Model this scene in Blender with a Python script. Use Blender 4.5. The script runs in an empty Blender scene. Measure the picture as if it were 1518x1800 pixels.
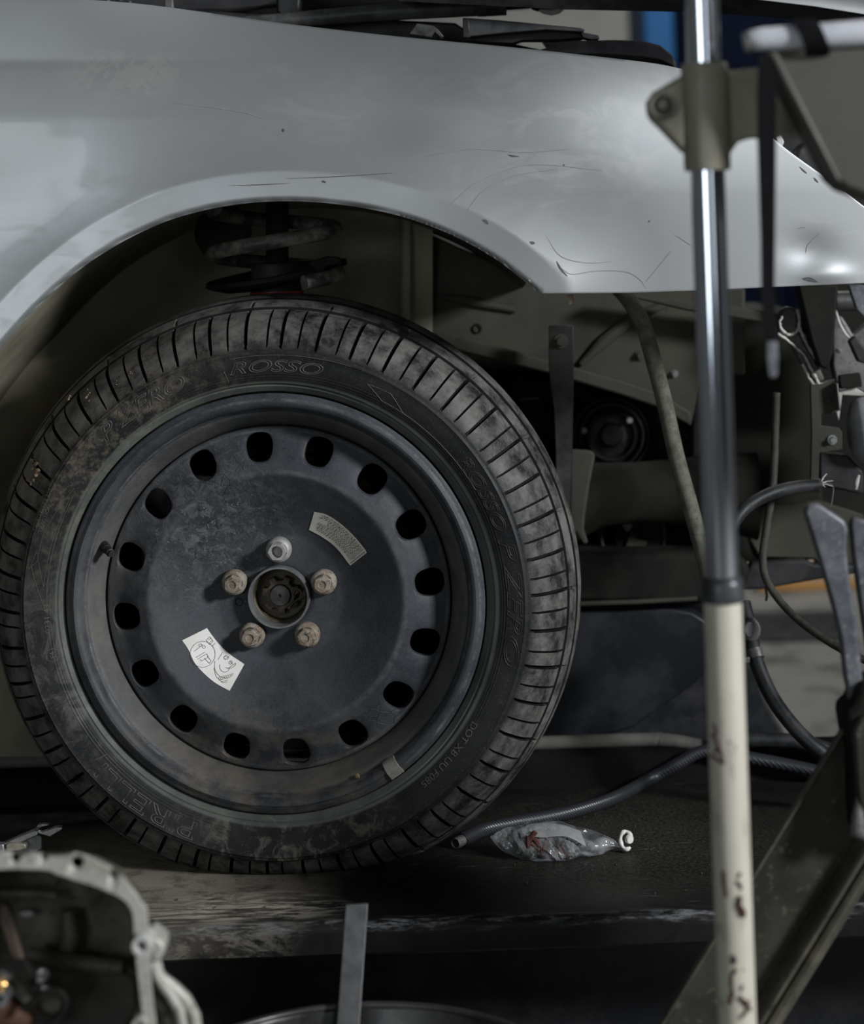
import bpy, bmesh, math, random
import numpy as np
from mathutils import Vector, Matrix, noise as mnoise

random.seed(7)
rng = np.random.default_rng(7)
scene = bpy.context.scene
COL = scene.collection
PI = math.pi

# ------------------------------------------------------------------ camera
W, H = 1518, 1800
F = 3500.0                 # focal length in pixels
CX, CY = 759.0, 430.0      # where the viewing axis meets the picture
CAM = Vector((0.0, -2.1, 0.90))
ROLL = math.radians(2.0)
cd = bpy.data.cameras.new('camera')
cam = bpy.data.objects.new('camera', cd)
COL.objects.link(cam)
cd.sensor_fit = 'VERTICAL'
cd.sensor_height = 36.0
cd.lens = 36.0 * F / H
cd.shift_y = -(900.0 - CY) / H
cd.dof.use_dof = True
cd.dof.focus_distance = 2.11
cd.dof.aperture_fstop = 3.6
cd.clip_start = 0.05
ca, sa = math.cos(ROLL), math.sin(ROLL)
cam.matrix_world = Matrix(((ca, sa, 0, CAM.x), (0, 0, -1, CAM.y), (-sa, ca, 0, CAM.z), (0, 0, 0, 1)))
scene.camera = cam

# ------------------------------------------------------------------ world, lights, exposure
world = bpy.data.worlds.new('world')
scene.world = world
world.use_nodes = True
bgn = world.node_tree.nodes['Background']
bgn.inputs[0].default_value = (0.80, 0.90, 1.0, 1)
bgn.inputs[1].default_value = 0.018


def area(name, loc, target, sx, sy, energy, color=(1, 1, 1)):
    l = bpy.data.lights.new(name, 'AREA')
    l.shape = 'RECTANGLE'
    l.size, l.size_y = sx, sy
    l.energy = energy
    l.color = color
    o = bpy.data.objects.new(name, l)
    COL.objects.link(o)
    o.location = loc
    o.rotation_euler = (Vector(target) - Vector(loc)).to_track_quat('-Z', 'Y').to_euler()
    return o


area('workshop_lamp_key', (4.1, -2.95, 2.5), (0.0, 0.0, 0.6), 0.75, 0.75, 350, (0.96, 0.98, 1.0))
area('fill_light_left', (-2.1, -5.35, 1.3), (-1.0, 0.0, 0.7), 1.5, 1.5, 46, (0.90, 0.96, 1.0))  # unseen soft fill added for the fender's left and the wheel well
area('window_light_right', (1.75, -5.35, 1.35), (1.75, 0.0, 1.2), 0.9, 1.3, 7, (0.90, 0.96, 1.0))
area('far_wall_fill', (1.2, 3.4, 3.2), (1.2, 4.4, 0.0), 1.6, 1.0, 70, (1.0, 0.98, 0.93))  # unseen lamp added to brighten the far wall

vs = scene.view_settings
scene.display_settings.display_device = 'sRGB'
vs.view_transform = 'Standard'
vs.look = 'None'
vs.gamma = 1.0
vs.use_curve_mapping = False
vs.exposure = 0.0


# ------------------------------------------------------------------ geometry helpers
def at(px, py, Y):
    """the point of the scene at depth Y that stands behind picture point (px, py)"""
    px, py = float(px), float(py)
    x, y = (px - CX) / F, (CY - py) / F
    Y = float(Y)
    t = Y - CAM.y
    return Vector((CAM.x + t * (x * ca + y * sa), Y, CAM.z + t * (-x * sa + y * ca)))


def at_z(px, py, Z):
    px, py = float(px), float(py)
    x, y = (px - CX) / F, (CY - py) / F
    dz = -x * sa + y * ca
    t = (Z - CAM.z) / dz
    return Vector((CAM.x + t * (x * ca + y * sa), CAM.y + t, Z))


def pxm(Y):
    return (Y - CAM.y) / F


class MB:
    def __init__(self):
        self.v, self.f = [], []

    def add(self, vs_, fs_):
        b = len(self.v)
        self.v += [tuple(p) for p in vs_]
        self.f += [tuple(b + i for i in f) for f in fs_]
        return self

    def box(self, c, s, rot=None):
        pts = []
        for dx in (-.5, .5):
            for dy in (-.5, .5):
                for dz in (-.5, .5):
                    p = Vector((dx * s[0], dy * s[1], dz * s[2]))
                    if rot is not None:
                        p = rot @ p
                    pts.append(Vector(c) + p)
        return self.add(pts, [(0, 1, 3, 2), (4, 6, 7, 5), (0, 4, 5, 1), (2, 3, 7, 6), (0, 2, 6, 4), (1, 5, 7, 3)])

    def prism(self, front, back):
        """side walls plus both caps between two equal loops"""
        n = len(front)
        b = len(self.v)
        self.v += [tuple(p) for p in front] + [tuple(p) for p in back]
        self.f += [tuple(b + i for i in range(n)), tuple(b + n + i for i in reversed(range(n)))]
        self.f += [(b + i, b + n + i, b + n + (i + 1) % n, b + (i + 1) % n) for i in range(n)]
        return self

    def plate(self, pts, Y, t):
        fr = [at(x, y, Y) for x, y in pts]
        return self.prism(fr, [p + Vector((0, t, 0)) for p in fr])

    def loft(self, rings, closed=True, cap0=True, cap1=True):
        b = len(self.v)
        n = len(rings[0])
        for r in rings:
            self.v += [tuple(p) for p in r]
        m = n if closed else n - 1
        for k in range(len(rings) - 1):
            for i in range(m):
                j = (i + 1) % n
                self.f.append((b + k * n + i, b + k * n + j, b + (k + 1) * n + j, b + (k + 1) * n + i))
        if closed and cap0:
            self.f.append(tuple(b + i for i in reversed(range(n))))
        if closed and cap1:
            self.f.append(tuple(b + (len(rings) - 1) * n + i for i in range(n)))
        return self

    def tube(self, pts, rad, seg=12, cap=True):
        pts = [Vector(p) for p in pts]
        n = len(pts)
        rads = rad if isinstance(rad, (list, tuple, np.ndarray)) else [rad] * n
        t0 = (pts[1] - pts[0]).normalized()
        u = t0.orthogonal().normalized()
        rings = []
        for i, p in enumerate(pts):
            t = (pts[min(i + 1, n - 1)] - pts[max(i - 1, 0)]).normalized()
            u = (u - t * u.dot(t)).normalized()
            w = t.cross(u)
            rings.append([p + float(rads[i]) * (math.cos(2 * PI * k / seg) * u + math.sin(2 * PI * k / seg) * w) for k in range(seg)])
        return self.loft(rings, True, cap, cap)

    def lathe(self, prof, seg, fn, close=False):
        """prof: list of (r, y); fn(r, theta, y) gives the point"""
        b = len(self.v)
        n = len(prof)
        for k in range(seg):
            th = 2 * PI * k / seg
            for r, y in prof:
                self.v.append(tuple(fn(r, th, y)))
        for k in range(seg):
            k2 = (k + 1) % seg
            for i in range(n - 1):
                self.f.append((b + k * n + i, b + k * n + i + 1, b + k2 * n + i + 1, b + k2 * n + i))
            if close:
                self.f.append((b + k * n + n - 1, b + k * n, b + k2 * n, b + k2 * n + n - 1))
        return self

    def build(self, name, m, parent=None, angle=35, bevel=0.0, tri=True):
        me = bpy.data.meshes.new(name)
        off = root_loc(parent)
        vv = [(p[0] - off.x, p[1] - off.y, p[2] - off.z) for p in self.v]
        me.from_pydata(vv, [], self.f)
        bm = bmesh.new()
        bm.from_mesh(me)
        bmesh.ops.remove_doubles(bm, verts=bm.verts, dist=1e-6)
        bmesh.ops.recalc_face_normals(bm, faces=bm.faces)
        big = [f for f in bm.faces if len(f.verts) > 4]
        if big and tri and not bevel:
            bmesh.ops.triangulate(bm, faces=big)
        bm.to_mesh(me)
        bm.free()
        me.polygons.foreach_set('use_smooth', [True] * len(me.polygons))
        me.set_sharp_from_angle(angle=math.radians(angle))
        if m is not None:
            me.materials.append(m)
        o = bpy.data.objects.new(name, me)
        COL.objects.link(o)
        if parent is not None:
            o.parent = parent
        if bevel:
            md = o.modifiers.new('bevel', 'BEVEL')
            md.width = bevel
            md.segments = 2
            md.limit_method = 'ANGLE'
            md.angle_limit = math.radians(40)
        return o


def root_loc(o):
    if o is None:
        return Vector((0, 0, 0))
    v = Vector(o.location)
    while o.parent is not None:
        o = o.parent
        v = v + Vector(o.location)
    return v


def thing(name, label, cat, loc, group=None):
    o = bpy.data.objects.new(name, None)
    o.empty_display_size = 0.05
    COL.objects.link(o)
    o.location = loc
    tag(o, label, cat, group)
    return o


def tag(o, label=None, cat=None, group=None, kind=None):
    if label:
        o['label'] = label
    if cat:
        o['category'] = cat
    if group:
        o['group'] = group
    if kind:
        o['kind'] = kind
    return o


def spline(pts, n=8):
    """Catmull-Rom through points of any dimension"""
    P = [np.array(p, float) for p in pts]
    P = [2 * P[0] - P[1]] + P + [2 * P[-1] - P[-2]]
    out = []
    for i in range(1, len(P) - 2):
        a, b, c, d = P[i - 1], P[i], P[i + 1], P[i + 2]
        for k in range(n):
            t = k / n
            out.append(0.5 * ((2 * b) + (c - a) * t + (2 * a - 5 * b + 4 * c - d) * t * t + (3 * b - a - 3 * c + d) * t ** 3))
    out.append(P[-2])
    return out


def hose(pts, rpx, n=8, seg=14):
    """pts (px, py, Y) -> a round hose"""
    sp = spline(pts, n)
    mb = MB()
    mb.tube([at(*p) for p in sp], [rpx * pxm(p[2]) for p in sp], seg)
    return mb


def disc_frame(c, axis=Vector((0, 1, 0)), up=Vector((0, 0, 1))):
    axis = axis.normalized()
    u = up.cross(axis).normalized() * -1
    if u.length < 1e-6:
        u = Vector((1, 0, 0))
    w = axis.cross(u) * -1
    if w.dot(up) < 0:
        w = -w
    return lambda r, th, y: c + axis * y + r * (math.cos(th) * u + math.sin(th) * w)


# ------------------------------------------------------------------ material helpers
class N:
    def __init__(self, name):
        self.m = bpy.data.materials.new(name)
        self.m.use_nodes = True
        self.t = self.m.node_tree
        self.p = self.t.nodes['Principled BSDF']
        self.out = self.t.nodes['Material Output']
        self.tc = self.t.nodes.new('ShaderNodeTexCoord')
        self.co = self.tc.outputs['Object']

    def n(self, typ, **kw):
        x = self.t.nodes.new(typ)
        for k, v in kw.items():
            setattr(x, k, v)
        return x

    def link(self, a, b):
        self.t.links.new(a, b)

    def put(self, sock, v):
        if hasattr(v, 'is_output'):
            self.link(v, sock)
        elif isinstance(v, (tuple, list)) and len(v) == 3 and sock.type == 'RGBA':
            sock.default_value = (*v, 1)
        else:
            sock.default_value = v

    def noise(self, scale, detail=5, rough=.6, vec=None, dist=0):
        x = self.n('ShaderNodeTexNoise')
        self.link(vec or self.co, x.inputs['Vector'])
        x.inputs['Scale'].default_value = scale
        x.inputs['Detail'].default_value = detail
        x.inputs['Roughness'].default_value = rough
        x.inputs['Distortion'].default_value = dist
        return x.outputs['Fac']

    def scaled(self, s, rot=(0, 0, 0)):
        x = self.n('ShaderNodeMapping')
        self.link(self.co, x.inputs['Vector'])
        x.inputs['Scale'].default_value = s
        x.inputs['Rotation'].default_value = rot
        return x.outputs['Vector']

    def voro(self, scale, feature='F1', vec=None):
        x = self.n('ShaderNodeTexVoronoi', feature=feature)
        self.link(vec or self.co, x.inputs['Vector'])
        x.inputs['Scale'].default_value = scale
        return x.outputs['Distance']

    def rng(self, v, a, b, c=0.0, d=1.0):
        x = self.n('ShaderNodeMapRange', clamp=True)
        self.link(v, x.inputs[0])
        for i, q in enumerate((a, b, c, d)):
            x.inputs[i + 1].default_value = q
        return x.outputs[0]

    def math(self, op, a, b=0.0, clamp=False):
        x = self.n('ShaderNodeMath', operation=op, use_clamp=clamp)
        self.put(x.inputs[0], a)
        self.put(x.inputs[1], b)
        return x.outputs[0]

    def mix(self, f, a, b):
        x = self.n('ShaderNodeMix', data_type='RGBA')
        self.put(x.inputs['Factor'], f)
        self.put(x.inputs[6], a)
        self.put(x.inputs[7], b)
        return x.outputs[2]

    def blob(self, c, r0, r1, scale=(1, 1, 1)):
        """1 inside r0 of point c (object space), 0 beyond r1"""
        s = self.n('ShaderNodeVectorMath', operation='SUBTRACT')
        self.link(self.co, s.inputs[0])
        s.inputs[1].default_value = c
        k = self.n('ShaderNodeVectorMath', operation='MULTIPLY')
        self.link(s.outputs[0], k.inputs[0])
        k.inputs[1].default_value = scale
        l = self.n('ShaderNodeVectorMath', operation='LENGTH')
        self.link(k.outputs[0], l.inputs[0])
        return self.rng(l.outputs['Value'], r0, r1, 1.0, 0.0)

    def bump(self, h, strength=.3, dist=.002, prev=None):
        x = self.n('ShaderNodeBump')
        x.inputs['Strength'].default_value = strength
        x.inputs['Distance'].default_value = dist
        self.link(h, x.inputs['Height'])
        if prev is not None:
            self.link(prev, x.inputs['Normal'])
        return x.outputs[0]

    def fin(self, col, rough=.5, metal=0.0, normal=None, coat=0.0, coat_rough=.1, spec=.5):
        self.put(self.p.inputs['Base Color'], col)
        self.put(self.p.inputs['Roughness'], rough)
        self.put(self.p.inputs['Metallic'], metal)
        self.p.inputs['Coat Weight'].default_value = coat
        self.p.inputs['Coat Roughness'].default_value = coat_rough
        self.p.inputs['Specular IOR Level'].default_value = spec
        if normal is not None:
            self.link(normal, self.p.inputs['Normal'])
        return self.m


def std(name, c1, c2, scale=30, rough=.55, metal=0.0, bump=.2, bscale=150, lo=.42, hi=.62, grit=None, spec=.28, coat=0.0):
    k = N(name)
    f = k.rng(k.noise(scale, 6, .65), lo, hi)
    c = k.mix(f, c1, c2)
    if grit:
        g = k.rng(k.noise(scale * 9, 3, .7), .58, .68)
        c = k.mix(g, c, grit)
    r = k.rng(f, 0, 1, max(rough - .1, .03), min(rough + .12, 1))
    return k.fin(c, r, metal, k.bump(k.noise(bscale, 6, .7), bump, .001) if bump else None, spec=spec, coat=coat)


black = std('black_paint', (.010, .011, .013), (.022, .022, .023), 18, .5, 0, .15)
blackplastic = std('black_plastic', (.012, .012, .013), (.024, .024, .025), 25, .55, 0, .15, 400)
soot = std('sooty_metal', (.005, .005, .0045), (.014, .0135, .011), 14, .75, 0, .3, 90, spec=.15)
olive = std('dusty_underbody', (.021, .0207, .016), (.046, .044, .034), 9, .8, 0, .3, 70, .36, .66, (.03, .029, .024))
oliveshade = std('shaded_underbody', (.007, .0068, .0052), (.015, .0143, .011), 8, .85, 0, .3, 60, spec=.15)  # darker copy of the underbody colour, with its shade painted in
olivedark = std('dusty_wheelhouse', (.14, .131, .098), (.25, .232, .175), 7, .8, 0, .3, 60, .36, .66)
greycast = std('grey_cast_metal', (.10, .10, .10), (.17, .17, .16), 35, .55, .6, .4, 160, grit=(.06, .06, .055))
alu = std('bright_aluminium', (.42, .43, .44), (.30, .30, .30), 40, .35, .9, .2, 200)
castlight = std('clean_cast_aluminium', (.50, .50, .48), (.38, .38, .36), 40, .5, .2, .2, 170)
alucast = std('cast_aluminium', (.40, .395, .36), (.27, .262, .23), 28, .55, .2, .35, 170, grit=(.10, .09, .075))
castdark = std('oily_cast_aluminium', (.05, .046, .037), (.14, .134, .11), 16, .5, .1, .5, 90, .35, .65, (.018, .016, .013))
steelbar = std('worn_flat_steel', (.085, .088, .093), (.12, .122, .125), 30, .5, .5, .2, 120)
bluegrey = std('blue_grey_steel', (.085, .09, .105), (.14, .145, .16), 22, .45, .4, .3, 120, grit=(.22, .22, .23))
rubber = std('black_rubber', (.010, .011, .0125), (.022, .022, .023), 40, .5, 0, .25, 300)
rubberdusty = std('dusty_rubber_hose', (.11, .108, .085), (.06, .058, .047), 55, .8, 0, .3, 260, grit=(.035, .034, .03))
rust = std('rusty_steel', (.07, .032, .018), (.035, .022, .016), 30, .8, .1, .5, 140)
redplastic = std('red_plastic', (.30, .035, .015), (.22, .03, .015), 30, .5)
white = std('white_plastic', (.55, .55, .53), (.45, .45, .43), 30, .45, 0, .05)
cream_plate = std('beige_painted_steel', (.25, .24, .19), (.19, .182, .148), 14, .5, 0, .1, 60)
strapm = std('black_webbing', (.004, .004, .0045), (.007, .007, .008), 60, .95, 0, .5, 500, spec=.08)
whitebar = std('white_painted_bar', (.48, .49, .53), (.38, .39, .43), 20, .35, 0, .05)
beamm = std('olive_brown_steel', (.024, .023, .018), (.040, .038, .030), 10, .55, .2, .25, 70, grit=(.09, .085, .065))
beamlit = std('lit_olive_steel', (.085, .082, .066), (.15, .14, .11), 14, .42, .4, .3, 70, grit=(.05, .046, .036))  # paler copy of the arm's steel, light painted onto ribs and edge

# ------------------------------------------------------------------ setting: floor and back wall
RZ = at(700, 1525, 0.03).z          # top of the lift runway
k = N('concrete_floor')
f1 = k.rng(k.noise(1.6, 8, .7), .38, .66)
f2 = k.rng(k.noise(7, 7, .78, None, .4), .50, .62)
c = k.mix(f1, (.17, .168, .154), (.11, .108, .10))
c = k.mix(f2, c, (.045, .044, .042))
concrete = k.fin(c, .8, 0, k.bump(k.noise(60, 6, .7), .25, .002))
fl = MB().box((0.6, .5, -.03), (9.2, 12.2, .06)).build('floor', concrete)
tag(fl, 'stained grey concrete workshop floor', kind='structure')
k = N('painted_wall')
wallm = k.fin(k.mix(k.rng(k.noise(1.2, 5, .6), .4, .6), (.13, .135, .13), (.10, .105, .10)), .8)
for nm, c0_, s0_ in (('wall_left', (-3.95, .5, 1.95), (.1, 12.1, 3.9)), ('wall_right', (5.15, .5, 1.95), (.1, 12.1, 3.9)), ('wall_front', (.6, -5.55, 1.95), (9.0, .1, 3.9))):
    tag(MB().box(c0_, s0_).build(nm, wallm), 'plain grey workshop wall', kind='structure')
tag(MB().box((.6, .5, 3.95), (9.2, 12.2, .1)).build('ceiling', wallm), 'grey workshop ceiling', kind='structure')
backm = std('pale_wall_paint', (.34, .35, .34), (.26, .27, .26), 2, .8, 0, 0)
wb = MB().box((0.6, 6.5, 1.95), (9.0, .1, 3.9)).build('wall_back', backm)
tag(wb, 'pale grey workshop wall far behind the car', kind='structure')


def plate(name, pts, Y, t, m, parent, bevel=.0015, angle=35):
    return MB().plate(pts, Y, t).build(name, m, parent, angle, bevel)


def bolt(name, px, py, Y, rpx, h, m, parent, hexa=True, hole=False):
    """hex bolt head with washer facing the camera at depth Y"""
    c_ = at(px, py, Y)
    r = rpx * pxm(Y)
    fn = disc_frame(c_)
    mb = MB()
    mb.lathe([(0.0005, -.18 * h), (r * .98, -.18 * h), (r, -.1 * h), (r, .06), (0.0005, .06)][0:4] if False else [(0.0004, -.2 * h), (r * .95, -.2 * h), (r, -.12 * h), (r, 0.001)], 20, fn)
    rh = r * .68
    ring = lambda y, s: [fn(rh * s, PI / 6 + k_ * PI / 3, y) for k_ in range(6)]
    mb.loft([ring(0, 1), ring(-.85 * h, 1), ring(-h, .86)])
    return mb.build(name, m, parent, 30)


# ------------------------------------------------------------------ THE CAR
car = thing('car', 'silver car raised on a black lift runway with its front bumper removed and bonnet open', 'car',
            (at(490, 1050, .05).x, 0.1, RZ))

# ---- front fender: one pressed sheet
ARCH = [(-470, 1500), (-330, 1200), (-200, 900), (-110, 755), (-50, 668), (0, 612), (60, 545), (130, 481), (200, 433), (280, 393), (350, 371), (420, 358), (490, 353), (560, 355), (640, 365),
        (720, 384), (800, 415), (870, 454), (920, 492), (946, 514)]
BOT = ARCH + [(960, 515), (1100, 514), (1250, 509), (1400, 502), (1518, 497), (1620, 494)]
TOP = [(-470, -45), (-200, -22), (0, -7), (230, 6), (500, 42), (700, 65), (900, 84), (1100, 106), (1180, 118), (1225, 134), (1300, 190), (1370, 254), (1450, 313), (1518, 364), (1620, 445)]
arch_pts = np.array(spline(ARCH, 10))
bx, by = np.array(BOT).T
tx, ty = np.array(TOP).T


def sstep(a, b, v):
    t = np.clip((v - a) / (b - a), 0, 1)
    return t * t * (3 - 2 * t)


def fender_Y(px, py):
    px, py = float(px), float(py)
    t = (515 - py) / 515.0
    fade = float(1 - sstep(60, 620, px))
    y = -0.030 + 0.035 * (1 - .55 * fade) * max(t - .35, 0) ** 2 / .42 + .03 * (1 - fade) * max(t - .62, 0) ** 2 / .14 + .006 * max(.35 - t, 0)
    y -= 0.0048 * fade * float(np.clip((py - 108) / 100.0, 0, 1)) ** .8 * float(1 - sstep(215, 430, py))   # soft swage below the shoulder crease
    y -= 0.001 * fade * max(0, (108 - py) / 108.0)
    y += 0.022 * float(np.clip((px - 900) / 620.0, 0, 1.3)) ** 2            # the nose curves in
    y -= 0.0165 * math.exp(-(((px - 920) / 260) ** 2 + ((py - 190) / 210) ** 2))     # the panel swells ahead of the wheel
    y += 0.0045 * math.exp(-(((px - 690) / 110) ** 2 + ((py - 190) / 90) ** 2))
    y -= 0.002 * math.exp(-(((px - 1050) / 190) ** 2 + ((py - 330) / 100) ** 2))
    y += 0.0030 * math.exp(-(((px - 1420) / 40) ** 2 + ((py - 440) / 30) ** 2))      # creased dent by the nose
    y -= 0.0030 * math.exp(-(((px - 1450) / 40) ** 2 + ((py - 482) / 18) ** 2))
    dd = float(np.sqrt(((arch_pts[:, 0] - px) ** 2 + (arch_pts[:, 1] - py) ** 2)).min())
    wd = 52.0
    fl_ = 0.013
    if dd < wd:
        y -= fl_ + .002 * (1 - dd / wd)
    else:
        y -= fl_ * max(1 - (dd - wd) / 170.0, 0) ** 2
    if dd < 10:
        y += .004 * ((10 - dd) / 10) ** 2
    return y


xs = np.unique(np.concatenate([np.linspace(-470, 1620, 240), np.linspace(700, 960, 60), [946, 960]]))
bym = np.interp(xs, arch_pts[:, 0], arch_pts[:, 1])
by_i = np.where(xs <= 946, bym, np.interp(xs, bx, by))
tsp = np.array(spline(TOP, 6))
ty_i = np.interp(xs, tsp[:, 0], tsp[:, 1])
NV = 110
fm = MB()
rows = []
vfrac = np.concatenate([np.linspace(0, .5, 60) ** 1.35 * (.5 / .5 ** 1.35), np.linspace(.5, 1, NV - 60 + 1)[1:]])
for i, x in enumerate(xs):
    colv = []
    for v in vfrac:
        py = by_i[i] + (ty_i[i] - by_i[i]) * v
        colv.append(at(x, py, fender_Y(x, py)))
    lo = colv[0]
    lip = [lo + Vector((0, .018, .004)), lo + Vector((0, .006, .0012))]
    hi = colv[-1]
    rows.append(lip + colv + [hi + Vector((0, .004, .0002)), hi + Vector((0, .03, -.004))])
fm.loft(rows, closed=False)
k = N('silver_car_paint')
n1 = k.rng(k.noise(7, 6, .6, dist=.6), .40, .64)
col = k.mix(n1, (.375, .39, .40), (.35, .36, .365))
dusty = k.math('MULTIPLY', k.rng(k.noise(16, 7, .7, k.scaled((1, 1, 2.2)), 1.2), .50, .60), k.rng(k.noise(3.0, 3, .5), .5, .62))
col = k.mix(k.math('MULTIPLY', dusty, .22), col, (.375, .37, .358))
c_ = at(230, 135, .02) - root_loc(car)
patch = k.math('MULTIPLY', k.blob(c_, .03, .06, (.75, .3, 1.9)), k.rng(k.noise(45, 6, .7, None, 1.0), .44, .50))
col = k.mix(k.math('MULTIPLY', patch, .55), col, (.47, .455, .43))
speck = k.rng(k.voro(55), .0, .02, 1, 0)
speck = k.math('MULTIPLY', speck, k.rng(k.noise(6, 2), .58, .62))
col = k.mix(speck, col, (.05, .05, .05))
rgh = k.math('ADD', k.rng(n1, 0, 1, .42, .45), k.math('MULTIPLY', dusty, .05))
silver = k.fin(col, rgh, .80, k.bump(k.noise(3.0, 2, .5), .10, .02, k.bump(k.noise(420, 2, .5), .03, .0005)), coat=.22, coat_rough=.05)
fender = fm.build('front_fender', silver, car, 60)
md = fender.modifiers.new('solid', 'SOLIDIFY')
md.thickness = .0012
md.offset = 0


def on_fender(pts, wpx, name, m, n=6):
    sp = spline(pts, n)
    L, R = [], []
    for i, p in enumerate(sp):
        q = sp[min(i + 1, len(sp) - 1)] - sp[max(i - 1, 0)]
        q = q / (np.linalg.norm(q) + 1e-9)
        w = wpx * .5 * math.sin(PI * (i + .4) / (len(sp) - .2)) + .12
        for S, sg in ((L, 1), (R, -1)):
            x, y = p[0] - q[1] * w * sg, p[1] + q[0] * w * sg
            S.append(at(x, y, fender_Y(x, y) - .0011))
    return MB().loft([L, R], closed=False).build(name, m, fender)


scr = std('scratch_dark', (.05, .052, .055), (.09, .09, .09), 90, .6, 0, 0)
scrl = std('scratch_grey', (.20, .205, .21), (.25, .25, .25), 90, .5, 0, 0)
for pts, w in [([(402, 326), (450, 325), (508, 322)], 1.2), ([(500, 314), (600, 310), (690, 304)], .9), ([(978, 459), (985, 472), (997, 486)], 3),
               ([(848, 386), (853, 389), (858, 394)], 5), ([(931, 425), (936, 427), (940, 428)], 5), ([(1410, 490), (1422, 491), (1437, 496)], 7),
               ([(497, 226), (497.5, 229), (498, 232)], 4), ([(1405, 293), (1412, 300), (1418, 305)], 2.2), ([(1430, 312), (1434, 317), (1438, 321)], 2.5),
               ([(893, 272), (900, 274), (912, 275)], 2.5), ([(565, 320), (568, 319), (573, 321)], 3.5), ([(990, 289), (991, 290), (992, 291)], 3),
               ([(1140, 388), (1141, 389), (1142, 390)], 3)]:
    on_fender(pts, w, 'scratch', scr)
for pts, w in [([(985, 470), (1005, 482), (1050, 476), (1100, 478), (1125, 492), (1135, 507)], 1.3), ([(960, 415), (985, 450), (1030, 462), (1075, 460)], .8),
               ([(820, 370), (850, 335), (900, 310), (980, 297)], .8), ([(790, 360), (840, 320), (930, 290), (1060, 300)], .7), ([(1135, 495), (1160, 465), (1180, 440)], 1.),
               ([(1185, 412), (1205, 425), (1215, 432)], 1.), ([(745, 275), (830, 262), (920, 268), (1000, 262)], 1.), ([(1416, 445), (1420, 430), (1440, 410)], 1.2),
               ([(1400, 402), (1410, 400), (1416, 400)], 1.6), ([(300, 180), (420, 196), (470, 212)], .8)]:
    on_fender(pts, w, 'scratch', scrl)

# ---- wheel frame
WC = at(490, 1050, .05)
STEER = Matrix.Rotation(math.radians(-2.6), 3, 'Z')


def wp(r, th, y):
    """wheel coordinates: radius, angle (0 = right, 90 deg = up, as seen in the tilted view), depth behind the outer face"""
    th = th - ROLL
    v = STEER @ Vector((r * math.cos(th), y - .05, r * math.sin(th)))
    return WC + v


# ---- tyre
SIDE = [(.2222, .034), (.2236, .024), (.2256, .0165), (.2310, .0115), (.2328, .0118), (.2345, .0088), (.2440, .0045), (.2520, .0018), (.2585, .0004), (.2640, .0), (.2655, -.0007), (.2670, .0006), (.2690, .0012), (.2704, .0036)]
TREAD = [(.2722, .0052), (.2775, .0092), (.2840, .0145), (.2905, .0205), (.2965, .0275), (.3015, .0350), (.3055, .0430), (.3085, .0510), (.3102, .0565)]
G1 = [(.3108, .0578), (.3050, .0588), (.3050, .0620), (.3135, .0630)]
RIB = [(.3178, .0720), (.3200, .0780)]
G2 = [(.3208, .0795), (.3140, .0805), (.3140, .0865), (.3230, .0878)]
RIB2 = [(.3262, .1000), (.3272, .1125)]
half = SIDE + TREAD + G1 + RIB + G2 + RIB2
TW = .225
prof = half + [(r, TW - y) for r, y in reversed(half[:-1])]
iT0, iT1 = len(SIDE), len(SIDE) + len(TREAD)
PITCH = 46
mb = MB()
groove = set()
pat = []
for a, h in [(0, 0), (.012, 1), (.088, 1), (.100, 0), (.17, 0), (.28, 0), (.38, 0), (.475, 0), (.485, .75), (.525, .75), (.535, 0), (.64, 0), (.75, 0), (.87, 0)]:
    pat.append((a, h))
seg = []
for p_ in range(PITCH):
    jit = .06 * math.sin(p_ * 2.7)
    for a, h in pat:
        seg.append((2 * PI * (p_ + a + (jit if .4 < a < .6 else 0)) / PITCH, h, a))
npf = len(prof)
for th, h, a in seg:
    for i, (r, y) in enumerate(prof):
        skew = 0.0
        rr, yy = r, y
        j = i if i < npf / 2 else npf - 1 - i
        if iT0 <= j < iT1:
            q = (j - iT0) / (iT1 - iT0 - 1)
            skew = -.006 * q * q
            dep = .0062 * h
            if h > 0 and j > iT0:
                groove.add(len(mb.v))
            if h == 1 or (h > 0 and .12 < q < .93):
                if j == iT0:
                    dep *= .25
                nrm = Vector((-(.55 - .3 * q), 1, 0)).normalized() if False else None
                rr -= dep * (.35 + .65 * q)
                yy += dep * (1 - .75 * q) * (1 if i == j else -1)
            if j == iT0:
                skew = .002
        elif j >= iT1:
            if j in (iT1 + 1, iT1 + 2, iT1 + 7, iT1 + 8):
                groove.add(len(mb.v))
            skew = -.006 - .45 * max(0, (prof[j][1] - .056))
            if h == 1 and j in (iT1 + 4, iT1 + 5) and int(th * PITCH / (2 * PI)) % 2 == 0:
                rr -= .003
        # flattening at the contact patch
        ang = th + skew
        z = rr * math.sin(ang)
        x = rr * math.cos(ang)
        zmin = RZ + .0002 - WC.z
        if z < zmin:
            z = zmin
        bul = max(0, -z / .31 - .8) * .02 if r < .29 else 0
        v = STEER @ Vector((x, yy - .05 - (bul if y < TW / 2 else -bul), z))
        mb.v.append(tuple(WC + v))
ns = len(seg)
for s in range(ns):
    s2 = (s + 1) % ns
    for i in range(npf - 1):
        mb.f.append((s * npf + i, s * npf + i + 1, s2 * npf + i + 1, s2 * npf + i))
k = N('tyre_rubber')
wrel = WC - root_loc(car)
sv = k.n('ShaderNodeVectorMath', operation='SUBTRACT')
k.link(k.co, sv.inputs[0])
sv.inputs[1].default_value = wrel
sep = k.n('ShaderNodeSeparateXYZ')
k.link(sv.outputs[0], sep.inputs[0])
flat = k.n('ShaderNodeCombineXYZ')
k.link(sep.outputs[0], flat.inputs[0])
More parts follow.
